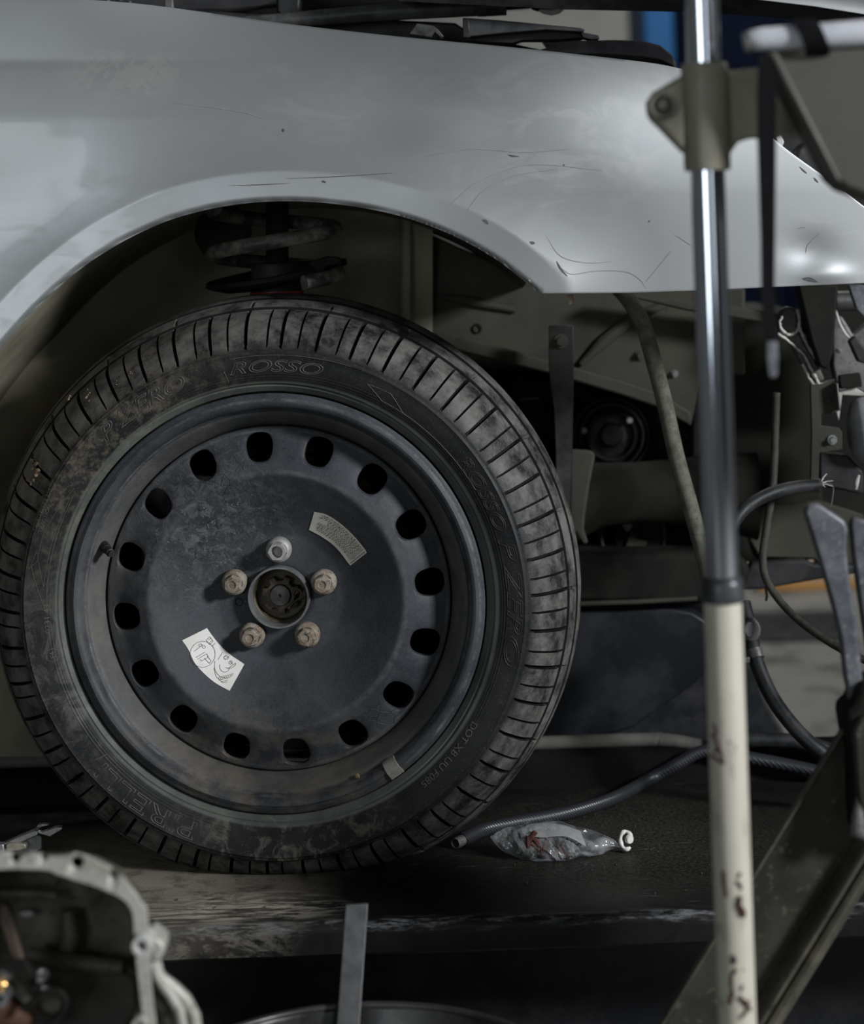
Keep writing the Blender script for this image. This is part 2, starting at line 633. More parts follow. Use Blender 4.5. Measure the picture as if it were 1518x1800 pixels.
k.link(sep.outputs[2], flat.inputs[2])
ln = k.n('ShaderNodeVectorMath', operation='LENGTH')
k.link(flat.outputs[0], ln.inputs[0])
rad = ln.outputs['Value']
n1 = k.rng(k.noise(16, 7, .68, None, .5), .40, .66)
col = k.mix(n1, (.0075, .008, .009), (.019, .019, .019))
tread_d = k.math('MULTIPLY', k.rng(rad, .268, .280), k.rng(k.noise(30, 6, .7), .38, .62))
col = k.mix(k.math('MULTIPLY', tread_d, .75), col, (.15, .146, .137))
spk = k.math('MULTIPLY', k.rng(k.noise(520, 3, .7), .60, .70), k.rng(rad, .235, .27, .35, .8))
col = k.mix(k.math('MULTIPLY', spk, .5), col, (.17, .165, .15))
# brown dust caked over the upper left quarter and greyer scuffs low down
ul = k.math('MULTIPLY', k.blob(wrel + Vector((-.21, 0, .21)), .08, .24), k.rng(k.noise(70, 7, .75), .47, .66))
col = k.mix(k.math('MULTIPLY', ul, .75), col, (.135, .115, .085))
lf = k.math('MULTIPLY', k.blob(wrel + Vector((-.24, 0, -.06)), .04, .17), k.rng(k.noise(25, 7, .7, None, 1.0), .46, .64))
col = k.mix(k.math('MULTIPLY', lf, .6), col, (.125, .12, .11))
lo_ = k.math('MULTIPLY', k.blob(wrel + Vector((.02, 0, -.262)), .04, .15, (.8, 1, 1.6)), k.rng(k.noise(38, 7, .7, None, 1.4), .5, .64))
col = k.mix(k.math('MULTIPLY', lo_, .7), col, (.16, .15, .125))
bead = k.math('MULTIPLY', k.rng(rad, .2372, .2350), k.rng(k.noise(12, 4, .6), .3, .6, .35, .9))
col = k.mix(k.math('MULTIPLY', bead, .6), col, (.15, .165, .145))
rings = k.n('ShaderNodeTexWave', wave_type='RINGS', rings_direction='Y')
k.link(sv.outputs[0], rings.inputs['Vector'])
rings.inputs['Scale'].default_value = 110
rgm = k.math('MULTIPLY', rings.outputs['Fac'], k.math('MULTIPLY', k.rng(rad, .2380, .2395), k.rng(rad, .246, .2445)))
nb = k.bump(k.noise(240, 6, .7), .25, .0008, k.bump(rgm, .5, .0005))
tyrem = k.fin(col, k.rng(n1, 0, 1, .52, .70), 0, nb, spec=.24)
gflag = [sum(v in groove for v in f) >= 2 for f in mb.f]
tyre = mb.build('tyre', tyrem, car, 28)
tyre.data.materials.append(std('shaded_groove_rubber', (.006, .006, .006), (.013, .0125, .012), 60, .8, 0, .1, 300, spec=.1))  # groove faces coloured dark for their shade, without the dust of the blocks
gl_ = len(tyre.data.polygons)
if gl_ == len(gflag):
    tyre.data.polygons.foreach_set('material_index', [1 if g_ else 0 for g_ in gflag])
else:
    print('groove flags do not match', gl_, len(gflag))
TY = np.array(SIDE + TREAD[:6])


def side_y(r):
    return float(np.interp(r, TY[:, 0], TY[:, 1]))


letterm = std('moulded_tyre_lettering', (.06, .058, .052), (.10, .096, .083), 60, .6, 0, .1, 300)


def tyre_text(txt, cap, rb, ang_deg, xs_=1.0, shear=0.0, outline=True, name='lettering', m=None, lift=.0002, bev=.00042, spacing=1.0, bend=True):
    cu = bpy.data.curves.new('t', 'FONT')
    cu.body = txt
    cu.size = cap / .7
    cu.align_x = 'CENTER'
    cu.shear = shear
    cu.space_character = spacing
    cu.resolution_u = 4
    if outline:
        cu.fill_mode = 'NONE'
        cu.bevel_depth = bev
        cu.bevel_resolution = 0
    else:
        cu.extrude = .0004
    ob = bpy.data.objects.new('t', cu)
    COL.objects.link(ob)
    dg = bpy.context.evaluated_depsgraph_get()
    me = bpy.data.meshes.new_from_object(ob.evaluated_get(dg))
    bpy.data.objects.remove(ob)
    vs_ = np.empty(len(me.vertices) * 3)
    me.vertices.foreach_get('co', vs_)
    vs_ = vs_.reshape(-1, 3)
    fs_ = [tuple(p.vertices) for p in me.polygons]
    bpy.data.meshes.remove(me)
    mb = MB()
    a0 = math.radians(ang_deg)
    for x, y, z in vs_:
        r = rb + y
        mb.v.append(tuple(wp(r, a0 - x * xs_ / (rb + cap / 2), side_y(r) - lift - z)))
    mb.f = fs_
    return mb.build(name, m or letterm, tyre)


tyre_text('ROSSO', .0125, .2470, 90, 1.75, .35)
tyre_text('P ZERO', .0155, .2470, 124.5, 1.45, .35)
tyre_text('PIRELLI', .0175, .2460, 237, 1.65, 0)
letterdark = std('dark_tyre_lettering', (.020, .019, .018), (.034, .030, .028), 60, .6, 0, .1, 300)
tyre_text('P ZERO', .0160, .2470, 2, 1.75, .35, m=letterdark)
tyre_text('ROSSO', .0130, .2470, 29, 1.5, .35, m=letterdark)
tyre_text('DOT XB UU F085', .0070, .2420, -40, 1.15, 0, False)
tyre_text('0231 43', .0055, .2400, 184, 1.2, 0, False)
tyre_text('E4', .0050, .2400, 193.2, 1.0, 0, False)
tyre_text('TREADWEAR 220', .0040, .2640, 158, 1.1, 0, False)
tyre_text('TRACTION A', .0040, .2580, 159, 1.1, 0, False)
# moulded ring round the approval mark, radial ticks and slanted flash panels
mb = MB()
for rr0, aa0, R0 in ((.2425, 193.2, .0066),):
    cc = [(rr0 + R0 * math.sin(t), math.radians(aa0) - R0 * math.cos(t) / rr0) for t in np.linspace(0, 2 * PI, 24)]
    mb.tube([wp(r, a, side_y(r)) for r, a in cc], .0004, 5)
mb.build('moulded_ring', letterm, tyre)
mb = MB()
for pts in [[(.2445, 62), (.2545, 67), (.2560, 61), (.2450, 56), (.2445, 62)], [(.2450, 56), (.2462, 30)],
            [(.2450, 150), (.2560, 163), (.2555, 170), (.2630, 172)], [(.2440, 153), (.2460, 176), (.2580, 167), (.2610, 171), (.2430, 182), (.2420, 152)],
            [(.2520, 102), (.2400, 101.5)], [(.2400, 222), (.2520, 221)], [(.2640, 100), (.2650, 80), (.2655, 72)]]:
    path = []
    for (r0, a0), (r1, a1) in zip(pts[:-1], pts[1:]):
        for t in np.linspace(0, 1, 12):
            r, a = r0 + (r1 - r0) * t, math.radians(a0 + (a1 - a0) * t)
            path.append(wp(r, a, side_y(r) - .0001))
    MB().tube(path, .00038, 5).build('moulded_line', letterm, tyre)
# clods of dry mud stuck on the shoulder
clod = std('dry_mud', (.21, .155, .095), (.15, .11, .07), 90, .9, 0, .6, 300)
mb = MB()
for px, py, rp, n_ in [(62, 826, 17, 12), (52, 850, 9, 8), (38, 843, 6, 5), (112, 704, 7, 6), (150, 702, 9, 8), (147, 690, 5, 4), (230, 655, 5, 4), (120, 725, 3, 3), (205, 672, 4, 3)]:
    for _ in range(n_):
        d = rng.normal(0, .5, 2) * rp
        x, y = px + d[0], py + d[1]
        v = at(x, y, .02) - WC
        r = math.hypot(v.x, v.z)
        yy = side_y(min(r, .3)) if r < .3 else .04
        c_ = wp(r, math.atan2(v.z, v.x) + ROLL, yy - .0005)
        s = rp * .22 * .0006 * random.uniform(.6, 1.5)
        me_ = bmesh.new()
        bmesh.ops.create_icosphere(me_, subdivisions=1, radius=1)
        vv = [c_ + Vector(q.co) * s * random.uniform(.7, 1.3) for q in me_.verts]
        mb.add(vv, [tuple(x_.index for x_ in f_.verts) for f_ in me_.faces])
        me_.free()
tag(mb.build('mud_clods', clod, tyre), kind='stuff')

# ---- wheel rim and pressed steel disc
k = N('black_wheel_enamel')
sv = k.n('ShaderNodeVectorMath', operation='SUBTRACT')
k.link(k.co, sv.inputs[0])
sv.inputs[1].default_value = wrel
n1 = k.rng(k.noise(14, 7, .68, None, .6), .38, .66)
fine = k.rng(k.noise(420, 3, .7), .35, .68)
col = k.mix(n1, (.017, .0195, .0245), (.040, .044, .051))
col = k.mix(k.math('MULTIPLY', fine, .24), col, (.085, .087, .092))
cor = k.math('MULTIPLY', k.blob(wrel + Vector((-.075, 0, .085)), .02, .115), k.rng(k.noise(75, 8, .75, None, .8), .46, .60))
col = k.mix(k.math('MULTIPLY', cor, .55), col, (.15, .155, .163))
pit = k.math('MULTIPLY', k.rng(k.noise(210, 5, .75), .56, .62), k.blob(wrel + Vector((-.075, 0, .085)), .02, .12))
col = k.mix(pit, col, (.016, .017, .019))
flk = k.math('MULTIPLY', k.rng(k.noise(170, 4, .7, None, 2.0), .62, .66), k.blob(wrel + Vector((-.065, 0, .075)), .02, .10))
col = k.mix(k.math('MULTIPLY', flk, .8), col, (.27, .275, .285))
ck = k.voro(70, 'DISTANCE_TO_EDGE')
crack = k.math('MULTIPLY', k.rng(ck, .0, .035, 1, 0), k.math('MAXIMUM', k.blob(wrel + Vector((-.05, 0, .12)), .0, .055), k.blob(wrel + Vector((.11, 0, -.13)), .0, .05)))
crack = k.math('MULTIPLY', crack, k.rng(k.noise(18, 3), .45, .55))
col = k.mix(crack, col, (.006, .006, .006))
hl = k.rng(k.voro(240), .0, .10, 1, 0)
hl = k.math('MULTIPLY', hl, k.rng(k.noise(22, 3), .58, .66))
col = k.mix(k.math('MULTIPLY', hl, .6), col, (.30, .30, .30))
sep = k.n('ShaderNodeSeparateXYZ')
k.link(sv.outputs[0], sep.inputs[0])
fl2 = k.n('ShaderNodeCombineXYZ')
k.link(sep.outputs[0], fl2.inputs[0])
k.link(sep.outputs[2], fl2.inputs[2])
ln2 = k.n('ShaderNodeVectorMath', operation='LENGTH')
k.link(fl2.outputs[0], ln2.inputs[0])
rd = ln2.outputs['Value']
band = lambda c, w: k.rng(k.math('ABSOLUTE', k.math('SUBTRACT', rd, c)), w * .3, w, 1, 0)
worn_highlight = k.math('MAXIMUM', k.math('MULTIPLY', band(.2165, .0022), .7), k.math('MAXIMUM', k.math('MULTIPLY', band(.2056, .0012), .8), k.math('MAXIMUM', k.math('MULTIPLY', band(.1375, .004), .35), k.math('MULTIPLY', band(.1815, .0018), .5))))
worn_highlight = k.math('MULTIPLY', worn_highlight, k.rng(k.noise(45, 6, .75), .42, .66, 0, .7))  # edge highlights painted in as pale rings, broken up like worn enamel
col = k.mix(worn_highlight, col, (.17, .172, .175))
barrel = k.math('MULTIPLY', k.rng(rd, .1858, .188), k.math('MULTIPLY', k.rng(rd, .204, .2025), k.rng(k.noise(26, 6, .7), .3, .65, .15, .8)))
col = k.mix(barrel, col, (.105, .10, .092))
brown = k.math('MULTIPLY', k.blob(wrel + Vector((-.03, 0, -.195)), .05, .16, (.7, 1, 1.5)), k.rng(k.noise(30, 7, .7), .42, .62))
col = k.mix(k.math('MULTIPLY', brown, .7), col, (.12, .105, .082))
lfd = k.math('MULTIPLY', k.blob(wrel + Vector((-.19, 0, .02)), .03, .15, (1.5, 1, .8)), k.rng(k.noise(24, 6, .7), .38, .60))
col = k.mix(k.math('MULTIPLY', lfd, .45), col, (.13, .125, .118))
hgt = k.math('SUBTRACT', k.math('MULTIPLY', k.noise(120, 7, .75), k.math('ADD', k.math('MULTIPLY', cor, 1.4), .25)), k.math('MULTIPLY', crack, .8))
rimm = k.fin(col, k.rng(n1, 0, 1, .50, .66), 0, k.bump(k.noise(700, 2, .6), .18, .0006, k.bump(hgt, .6, .002)), spec=.25)
SEG = 192
FLANGE = [(.2205, .050), (.2207, .022), (.2230, .0165), (.2234, .0138), (.2214, .0120), (.2196, .0118), (.2175, .0105), (.2140, .0078), (.2115, .0082), (.2085, .0105), (.2062, .0150), (.2052, .0200), (.2040, .0212),
          (.2020, .0222), (.1990, .0260), (.1920, .0390), (.1870, .0500), (.1860, .0600), (.1860, .1600), (.2150, .1750), (.2230, .2000)]
rim = MB().lathe(FLANGE, SEG, wp).build('wheel_rim', rimm, car, 40)
NH = 16
RH, rhx, rhy = .1642, .0148, .0158
# disc profile apart from the ring of holes
OUT = [(.1858, .066), (.1858, .0470), (.1848, .0452), (.1832, .0446)]
def ring_y(r):
    return float(np.interp(r, [.138, .1445, .1520, .1600, .1700, .1832], [.0262, .0270, .0300, .0340, .0395, .0446]))
R0, R1 = .1440, .1828
INN = [(.1440, ring_y(.1440)), (.1400, .0253), (.1372, .0248), (.1350, .0252), (.1328, .0262), (.1300, .0277), (.1150, .0356), (.1000, .0434), (.0850, .0508), (.0730, .0562), (.0690, .0576), (.0650, .0583), (.0500, .0585), (.0400, .0585), (.0345, .0583), (.0338, .0588), (.0338, .0620)]
mb = MB()
mb.lathe([(.1860, .0660), (.1858, .0470), (.1848, .0452), (R1, ring_y(R1))], SEG, wp)
mb.lathe(INN, SEG, wp)
ANG0 = math.radians(90 + 6.9)
M_ = 48
for h_ in range(NH):
    ac = ANG0 + h_ * 2 * PI / NH
    da = PI / NH
    outer, inner = [], []
    # sector outline, 12 steps a side, matched to the 192-segment rings
    q = []
    for t in np.linspace(-1, 1, 13)[:-1]:
        q.append((R1, ac + da * t))
    for t in np.linspace(1, -1, 13)[:-1]:
        q.append((.5 * (R0 + R1) + .5 * (R1 - R0) * t, ac + da))
    for t in np.linspace(1, -1, 13)[:-1]:
        q.append((R0, ac + da * t))
    for t in np.linspace(-1, 1, 13)[:-1]:
        q.append((.5 * (R0 + R1) + .5 * (R1 - R0) * t, ac - da))
    loops = [[], [], [], [], [], []]
    for r, a in q:
        du, dv = (a - ac) * RH, r - RH
        ph = math.atan2(dv / rhy, du / rhx)
        e = 2.5
        s = (abs(math.cos(ph)) ** e + abs(math.sin(ph)) ** e) ** (-1 / e)
        hu, hv = rhx * s * math.cos(ph), rhy * s * math.sin(ph)
        for li, f_ in enumerate((0, .5, .86, 1.0)):
            uu, vv = du + (hu - du) * f_, dv + (hv - dv) * f_
            r_ = RH + vv
            a_ = ac + uu / RH
            y_ = ring_y(r_) + (.0012 if li == 3 else 0)
            loops[li].append(wp(r_, a_, y_))
        loops[4].append(wp(RH + hv * .98, ac + hu * .98 / RH, ring_y(RH + hv) + .004))
        loops[5].append(wp(RH + hv * .97, ac + hu * .97 / RH, ring_y(RH + hv) + .0075))
    mb.loft(loops, True, False, False)
disc = mb.build('wheel_disc', rimm, car, 40)
# hole of the locating pin
mb = MB().lathe([(.0002, .004), (.0036, .004), (.0036, -.0004), (.0044, -.0004), (.0046, .0005)], 18, disc_frame(wp(.0448, math.radians(189), .0582)))
mb.build('locating_hole', soot, disc)


def surf_disc(r):
    P_ = sorted([(a, b) for a, b in INN] + [(.1832, .0446), (.17, .0395), (.16, .034), (.152, .03)])
    return float(np.interp(r, [p[0] for p in P_], [p[1] for p in P_]))


# ---- hub in the bore
hubring = std('bare_hub_ring', (.21, .215, .22), (.12, .12, .12), 60, .5, .6, .3, 200)
mb = MB().lathe([(.0336, .060), (.0336, .0470), (.0330, .0460), (.0312, .0460), (.0305, .0472), (.0300, .0800)], 64, wp)
mb.build('hub_ring', hubring, disc)
hubm = std('oily_hub_steel', (.040, .033, .022), (.085, .070, .048), 50, .5, .3, .4, 160, grit=(.02, .017, .012))
mb = MB().lathe([(.0300, .0660), (.0286, .0672), (.0270, .0760), (.0002, .0770)], 48, wp)
mb.build('hub_cup', hubm, disc)
nut = []
for yv, s in ((.076, 1), (.0650, 1), (.0640, .93)):
    ring = []
    for q in range(96):
        a = 2 * PI * q / 96
        r = .0172 + .0034 * (1 if math.cos(7 * a) > .1 else (-.1 if math.cos(7 * a) > -.35 else -.35))
        ring.append(wp(r * s, a + .3, yv))
    nut.append(ring)
inner = [[wp(.0118, 2 * PI * q / 96 + .3, .0640) for q in range(96)], [wp(.0116, 2 * PI * q / 96 + .3, .072) for q in range(96)]]
mb = MB().loft(nut + inner, True, False, False)
mb.build('hub_nut', hubm, disc)
mb = MB().lathe([(.0112, .074), (.0112, .0600), (.0104, .0590), (.0020, .0588), (.0016, .0610), (.0002, .0616)], 40, wp)
mb.build('spindle_end', std('dark_spindle', (.035, .035, .033), (.06, .06, .055), 80, .5, .4, .2), disc)
lp = [(.0130, 2), (.0175, 22), (.0225, 14), (.0225, -4), (.0190, -14), (.0160, -34), (.0165, -60)]
mb = MB().tube([wp(r, math.radians(a), .0615) for r, a in [tuple(v) for v in spline(lp, 6)]], .0012, 8)
mb.build('split_pin', hubm, disc)

# ---- wheel bolts
k = N('rusty_bolt')
f_ = k.rng(k.noise(110, 7, .75), .36, .62)
c_ = k.mix(f_, (.27, .245, .205), (.13, .09, .06))
c_ = k.mix(k.rng(k.noise(60, 4, .6), .55, .68), c_, (.30, .295, .28))
c_ = k.mix(k.rng(k.noise(260, 3, .6), .60, .66), c_, (.06, .045, .035))
rustbolt = k.fin(c_, .8, .1, k.bump(k.noise(300, 6, .7), .5, .001))
k = N('grey_lock_bolt')
c_ = k.mix(k.rng(k.noise(90, 6, .7), .4, .62), (.36, .36, .345), (.25, .25, .24))
greybolt = k.fin(c_, .6, .35, k.bump(k.noise(260, 6, .7), .35, .001))
for q, (px, py) in enumerate([(490, 960), (573, 1018), (546, 1113), (445, 1113), (411, 1020)]):
    c0 = at(px, py, .040)
    v = c0 - WC
    r, a = .0510, math.radians(90 - 72 * q) + .01
    base = wp(r, a, .0585)
    fn = lambda rr, th, y, b=base, rot=q * .4: b + STEER @ Vector((rr * math.cos(th + rot), y, rr * math.sin(th + rot)))
    m_ = greybolt if q == 0 else rustbolt
    mb = MB()
    mb.lathe([(.0136, .001), (.0140, -.004), (.0138, -.0075), (.0128, -.0105), (.0112, -.0124), (.0098, -.0130)], 28, fn)
    hx = lambda rr, y: [fn(rr, k_ * PI / 3, y) for k_ in range(6)]
    hx2 = lambda rr, y: [fn(rr * (1 if k_ % 2 == 0 else .90), k_ * PI / 6, y) for k_ in range(12)]
    if q == 0:
        mb.loft([hx2(.0104, -.0125), hx2(.0102, -.0225), hx2(.0096, -.0236), [fn(.0066, k_ * PI / 6, -.0236) for k_ in range(12)], [fn(.0062, k_ * PI / 6, -.0135) for k_ in range(12)]], True, False, True)
    else:
        mb.loft([hx2(.0101, -.0125), hx2(.0099, -.0215), hx2(.0088, -.0236), [fn(.0045, k_ * PI / 6, -.0242) for k_ in range(12)], [fn(.0038, k_ * PI / 6, -.0230) for k_ in range(12)]], True, False, True)
    tag(mb.build('wheel_bolt', m_, disc, 32), 'grey hollow-headed locking bolt' if q == 0 else None)

# ---- paper labels on the disc
paper = std('aged_paper', (.50, .49, .44), (.42, .41, .36), 30, .6, 0, .05)
paper2 = std('white_paper', (.60, .59, .57), (.53, .52, .49), 30, .55, 0, .05)
ink = std('printing_ink', (.045, .045, .04), (.08, .08, .07), 200, .7, 0, 0)


def dpt(px, py, lift):
    """a picture point dropped onto the dished wheel disc"""
    y = .04
    for _ in range(4):
        v = at(px, py, WC.y - .05 + y) - WC
        r = math.hypot(v.x, v.z)
        y = surf_disc(r)
    return wp(r, math.atan2(v.z, v.x) + ROLL, y - lift)


def patch(name, A, B, m, n=20, lift=.0006):
    """strip between two px polylines A and B laid on the disc"""
    A, B = spline(A, n), spline(B, n)
    g = []
    for a, b in zip(A, B):
        g.append([dpt(*(a + (b - a) * t), lift) for t in np.linspace(0, 1, 9)])
    return MB().loft(g, closed=False).build(name, m, disc)


lab1A = [(553, 899), (575, 904), (600, 920), (622, 940), (640, 961), (646, 970)]
lab1B = [(543, 931), (562, 941), (583, 955), (598, 970), (610, 986), (616, 993)]
patch('wheel_label', lab1A, lab1B, paper)
sA, sB = spline(lab1A, 20), spline(lab1B, 20)


def l1(u, v):
    i = u * (len(sA) - 1)
    a = sA[int(i)] + (sA[min(int(i) + 1, len(sA) - 1)] - sA[int(i)]) * (i - int(i))
    b = sB[int(i)] + (sB[min(int(i) + 1, len(sB) - 1)] - sB[int(i)]) * (i - int(i))
    return a + (b - a) * v


mb = MB()


def dash(fn_, u0, v0, u1, v1, w):
    p, q = np.array(fn_(u0, v0)), np.array(fn_(u1, v1))
    d = q - p
    L_ = np.linalg.norm(d) + 1e-9
    nrm = np.array([-d[1], d[0]]) / L_ * w
    mb.add([dpt(*(p + nrm), .0009), dpt(*(q + nrm), .0009), dpt(*(q - nrm), .0009), dpt(*(p - nrm), .0009)], [(0, 1, 2, 3)])


for row in range(12):
    v = .10 + row * .066
    u = .10 + .05 * random.random() if row not in (3, 4, 5) else .25
    while u < .84:
        L = random.uniform(.010, .035)
        dash(l1, u, v, min(u + L, .86), v, random.uniform(.45, .75))
        u += L + random.uniform(.010, .018)
for q in range(7):
    v = .12 + q * .125
    pts = [l1(.925 + .022 * math.cos(t), v + .045 * math.sin(t)) for t in np.linspace(0, 2 * PI, 9)]
    for p, q2 in zip(pts[:-1], pts[1:]):
        dash(lambda uu, vv, p=p, q2=q2: p if uu == 0 else q2, 0, 0, 1, 0, .35)
    dash(l1, .92, v, .93, v, .7)
mb.build('label_print', ink, disc)
lab2A = [(320, 1127), (331, 1143), (342, 1166), (360, 1186), (380, 1202), (404, 1215)]
lab2B = [(363, 1105), (373, 1119), (387, 1136), (405, 1152), (420, 1162), (429, 1168)]
tag(patch('wheel_label', lab2A, lab2B, paper2), 'white paper label printed with line drawings')
mb = MB()
PL = []
circ = lambda cx, cy, rx, ry, a0=0, a1=360, n=20: [(cx + rx * math.cos(math.radians(t)), cy + ry * math.sin(math.radians(t))) for t in np.linspace(a0, a1, n)]
PL.append(circ(356, 1151, 22, 23))
PL += [[(344, 1157), (360, 1147)], [(347, 1160), (363, 1150)], [(352, 1160), (354, 1163), (366, 1156), (363, 1150)], [(359, 1158), (368, 1167)], [(364, 1154), (371, 1163)], [(368, 1167), (371, 1163)]]
PL += [circ(352, 1135, 3, 2), circ(358, 1138, 2.5, 2.5), [(341, 1146), (350, 1139), (356, 1134)]]
PL += [[(362, 1126), (368, 1120), (374, 1128), (368, 1134), (362, 1126)], [(372, 1137), (378, 1131)], [(366, 1126), (371, 1122)], [(368, 1130), (373, 1126)]]
PL += [circ(395, 1170, 18, 22, 70, 200), circ(395, 1172, 9, 10, 20, 200), circ(402, 1166, 12, 9, 0, 120), [(393, 1155), (398, 1152)], [(396, 1159), (403, 1154)], [(383, 1160), (391, 1147)], [(400, 1176), (414, 1166)], [(404, 1163), (408, 1168)], circ(397, 1157, 4, 3), circ(405, 1165, 3, 3)]
for q in range(8):
    x = 386 + q * 3.4
    PL.append([(x, 1190 - q * .9), (x - 1.4, 1195 - q * 1.1)])
PL += [[(385, 1196), (400, 1193), (408, 1188)], [(389, 1199), (401, 1196)], [(392, 1201), (400, 1199)], [(376, 1175), (380, 1190), (392, 1201)]]
for pl in PL:
    for p, q2 in zip(pl[:-1], pl[1:]):
        dash(lambda uu, vv, p=p, q2=q2: p if uu == 0 else q2, 0, 0, 1, 0, .38)
mb.build('label_print', ink, disc)

# ---- valve, balance weight
mb = MB()
va = math.radians(163)
p0, p1 = wp(.197, va, .034), wp(.1815, va + .01, .012)
dv = (p1 - p0)
pts = [p0 + dv * t for t in (0, .25, .5, .52, .75, .77, .86, .88, 1)]
mb.tube(pts, [.0062, .0058, .0052, .0046, .0042, .0046, .0046, .0036, .0034], 14)
mb.build('valve_stem', rubber, rim)
mb = MB()
wa = math.atan2(-298, 217)
ringw = []
for t in np.linspace(-.036, .036, 9):
    a = wa + t
    ringw.append([wp(r, a, y) for r, y in [(.2035, .0180), (.2045, .0135), (.2085, .0085), (.2145, .0055), (.2190, .0080), (.2235, .0100), (.2235, .0120), (.2190, .0105), (.2150, .0078), (.2085, .0105), (.2060, .016)]])
mb.loft(ringw)
mb.build('balance_weight', std('lead_weight', (.33, .32, .29), (.24, .235, .21), 50, .6, .3, .4, 160), rim, 50, .0004)
mb = MB()
me_ = bmesh.new(); bmesh.ops.create_icosphere(me_, subdivisions=1, radius=.0032)
mb.add([wp(.2035, math.radians(-64.5), .018) + Vector(q.co) * random.uniform(.7, 1.2) for q in me_.verts], [tuple(x_.index for x_ in f_.verts) for f_ in me_.faces]); me_.free()
mb.build('clay_crumb', clod, rim)

# ---- brake disc and knuckle behind the wheel
mb = MB().lathe([(.040, .098), (.150, .098), (.150, .122), (.040, .122)], 72, wp, True)
mb.build('brake_disc', rust, car)
mb = MB().lathe([(.0002, .085), (.078, .085), (.080, .090), (.080, .122)], 48, wp)
mb.build('brake_hat', soot, car)
mb = MB().box(wp(.13, math.radians(150), .11), (.09, .07, .12))
mb.build('brake_caliper', soot, car, 35, .008)

mb = MB().lathe([(.0002, .134), (.1852, .134), (.1856, .137), (.1856, .141), (.0002, .141)], 64, wp)
mb.build('light_block_disc', soot, car)  # dark disc added to stop light showing through the wheel holes

# ---- wheel house: roof shell, inner panel, vertical seam
mb = MB()
ring_rows = []
for p in spline([(x - 4 * (0 if x < 500 else -1), y - 9) for x, y in ARCH[1:]], 4):
    yy0 = fender_Y(p[0], p[1]) + .020
    q0 = at(p[0], p[1], yy0)
    up = Vector((0, 0, .006))
    ring_rows.append([q0 + up, q0 + Vector((0, .12, .012)), q0 + Vector((0, .24, .004)), q0 + Vector((0, .42, -.01))])
mb.loft(ring_rows, closed=False)
wh = mb.build('wheel_house', olivedark, car, 60)
wh.modifiers.new('solid', 'SOLIDIFY').thickness = .002
mb = MB()
gx = np.linspace(-420, 760, 44)
gy = np.linspace(330, 1330, 34)
g = []
for x in gx:
    rowp = []
    for y in gy:
        Y = .34 - .10 * float(sstep(420, -260, x)) + .012 * mnoise.noise(Vector((x * .006, y * .006, 0))) - .02 * float(sstep(560, 300, y))
        rowp.append(at(x, y, Y))
    g.append(rowp)
mb.loft(g, closed=False)
mb.build('inner_wheel_arch', olivedark, car, 60)
mb = MB().plate([(706, 360), (722, 362), (720, 600), (704, 600)], .318, .02)
mb.build('panel_seam', olivedark, car, 35, .003)

# ---- spring strut
strut = hose([(487, 350, .17), (487, 440, .17), (487, 700, .15)], 20, 4, 20).build('strut_rod', soot, car)
c0 = at(486, 500, .165)
axis_fn = lambda r, th, y: Vector((c0.x + r * math.cos(th), c0.y + r * math.sin(th), c0.z + y))
mb = MB().lathe([(.0002, .026), (.027, .024), (.0285, .020), (.0285, -.070), (.0002, -.072)], 32, axis_fn)
mb.build('bump_stop', blackplastic, car)
mb = MB().lathe([(.030, -.0085), (.0305, -.008), (.0305, -.0125), (.029, -.013)], 32, axis_fn)
mb.build('red_ring', redplastic, car)
sp = []
cs = at(484, 478, .125)
for t in np.linspace(0, 1, 90):
    a = math.radians(-60 + t * 620)
    R_ = .071 - .004 * t
    sp.append(Vector((cs.x + R_ * math.cos(a), cs.y + R_ * math.sin(a), cs.z - .012 + .085 * t + .010 * math.sin(a) * 0)))
mb = MB().tube(sp, .0082, 14)
mb.build('coil_spring', std('dirty_spring_steel', (.030, .030, .030), (.14, .135, .12), 45, .5, 0, .5, 150), car)
# spring seat: dished pressing with a raised end stop
k_ = []
cs2 = at(486, 480, .165)
seat = lambda r, th, y: Vector((cs2.x + r * math.cos(th), cs2.y + r * math.sin(th), cs2.z + y + .012 * math.cos(th - .5)))
mb = MB().lathe([(.026, .000), (.050, .001), (.062, -.003), (.072, .003), (.080, .002), (.081, -.003), (.073, -.006), (.060, -.009), (.027, -.008)], 48, seat, True)
mb.build('spring_seat', soot, car)
mb = MB().plate([(540, 462), (560, 455), (575, 450), (597, 452), (600, 464), (575, 468), (568, 480), (556, 476)], .100, .014)
mb.build('spring_end_stop', soot, car, 35, .002)
k2 = at(388, 405, .22)
mb = MB().lathe([(.0002, -.012), (.024, -.010), (.032, -.002), (.034, .012), (.02, .03)], 32, disc_frame(k2, Vector((.25, 1, -.35))))
mb.build('top_mount', olive, car)

# ---- front rail and panels right of the wheel
rail = plate('frame_rail', [(690, 380), (960, 505), (1310, 505), (1310, 660), (1235, 655), (1215, 748), (1160, 716), (1090, 692), (1010, 672), (965, 655), (880, 634), (690, 590)], .36, .06, olive, car, .004)
plate('rail_flange', [(690, 560), (880, 610), (965, 634), (1090, 668), (1160, 692), (1215, 724), (1215, 750), (1160, 718), (1090, 694), (965, 657), (880, 636), (690, 590)], .345, .014, olive, rail, .003)
MB().tube([at(x, y, .357) for x, y in ((775, 522), (830, 530), (905, 545))], [.004, .0065, .004], 10).build('pressed_bead', olive, rail)
MB().tube([at(x, y, .357) for x, y in ((1020, 640), (1060, 600), (1110, 560), (1180, 530))], [.004, .008, .008, .004], 10).build('pressed_bead', olive, rail)
MB().lathe([(.0002, .006), (.0042, .006), (.0042, -.0015), (.0058, -.0012), (.0066, .001)], 20, disc_frame(at(838, 578, .359))).build('drain_hole', soot, rail)
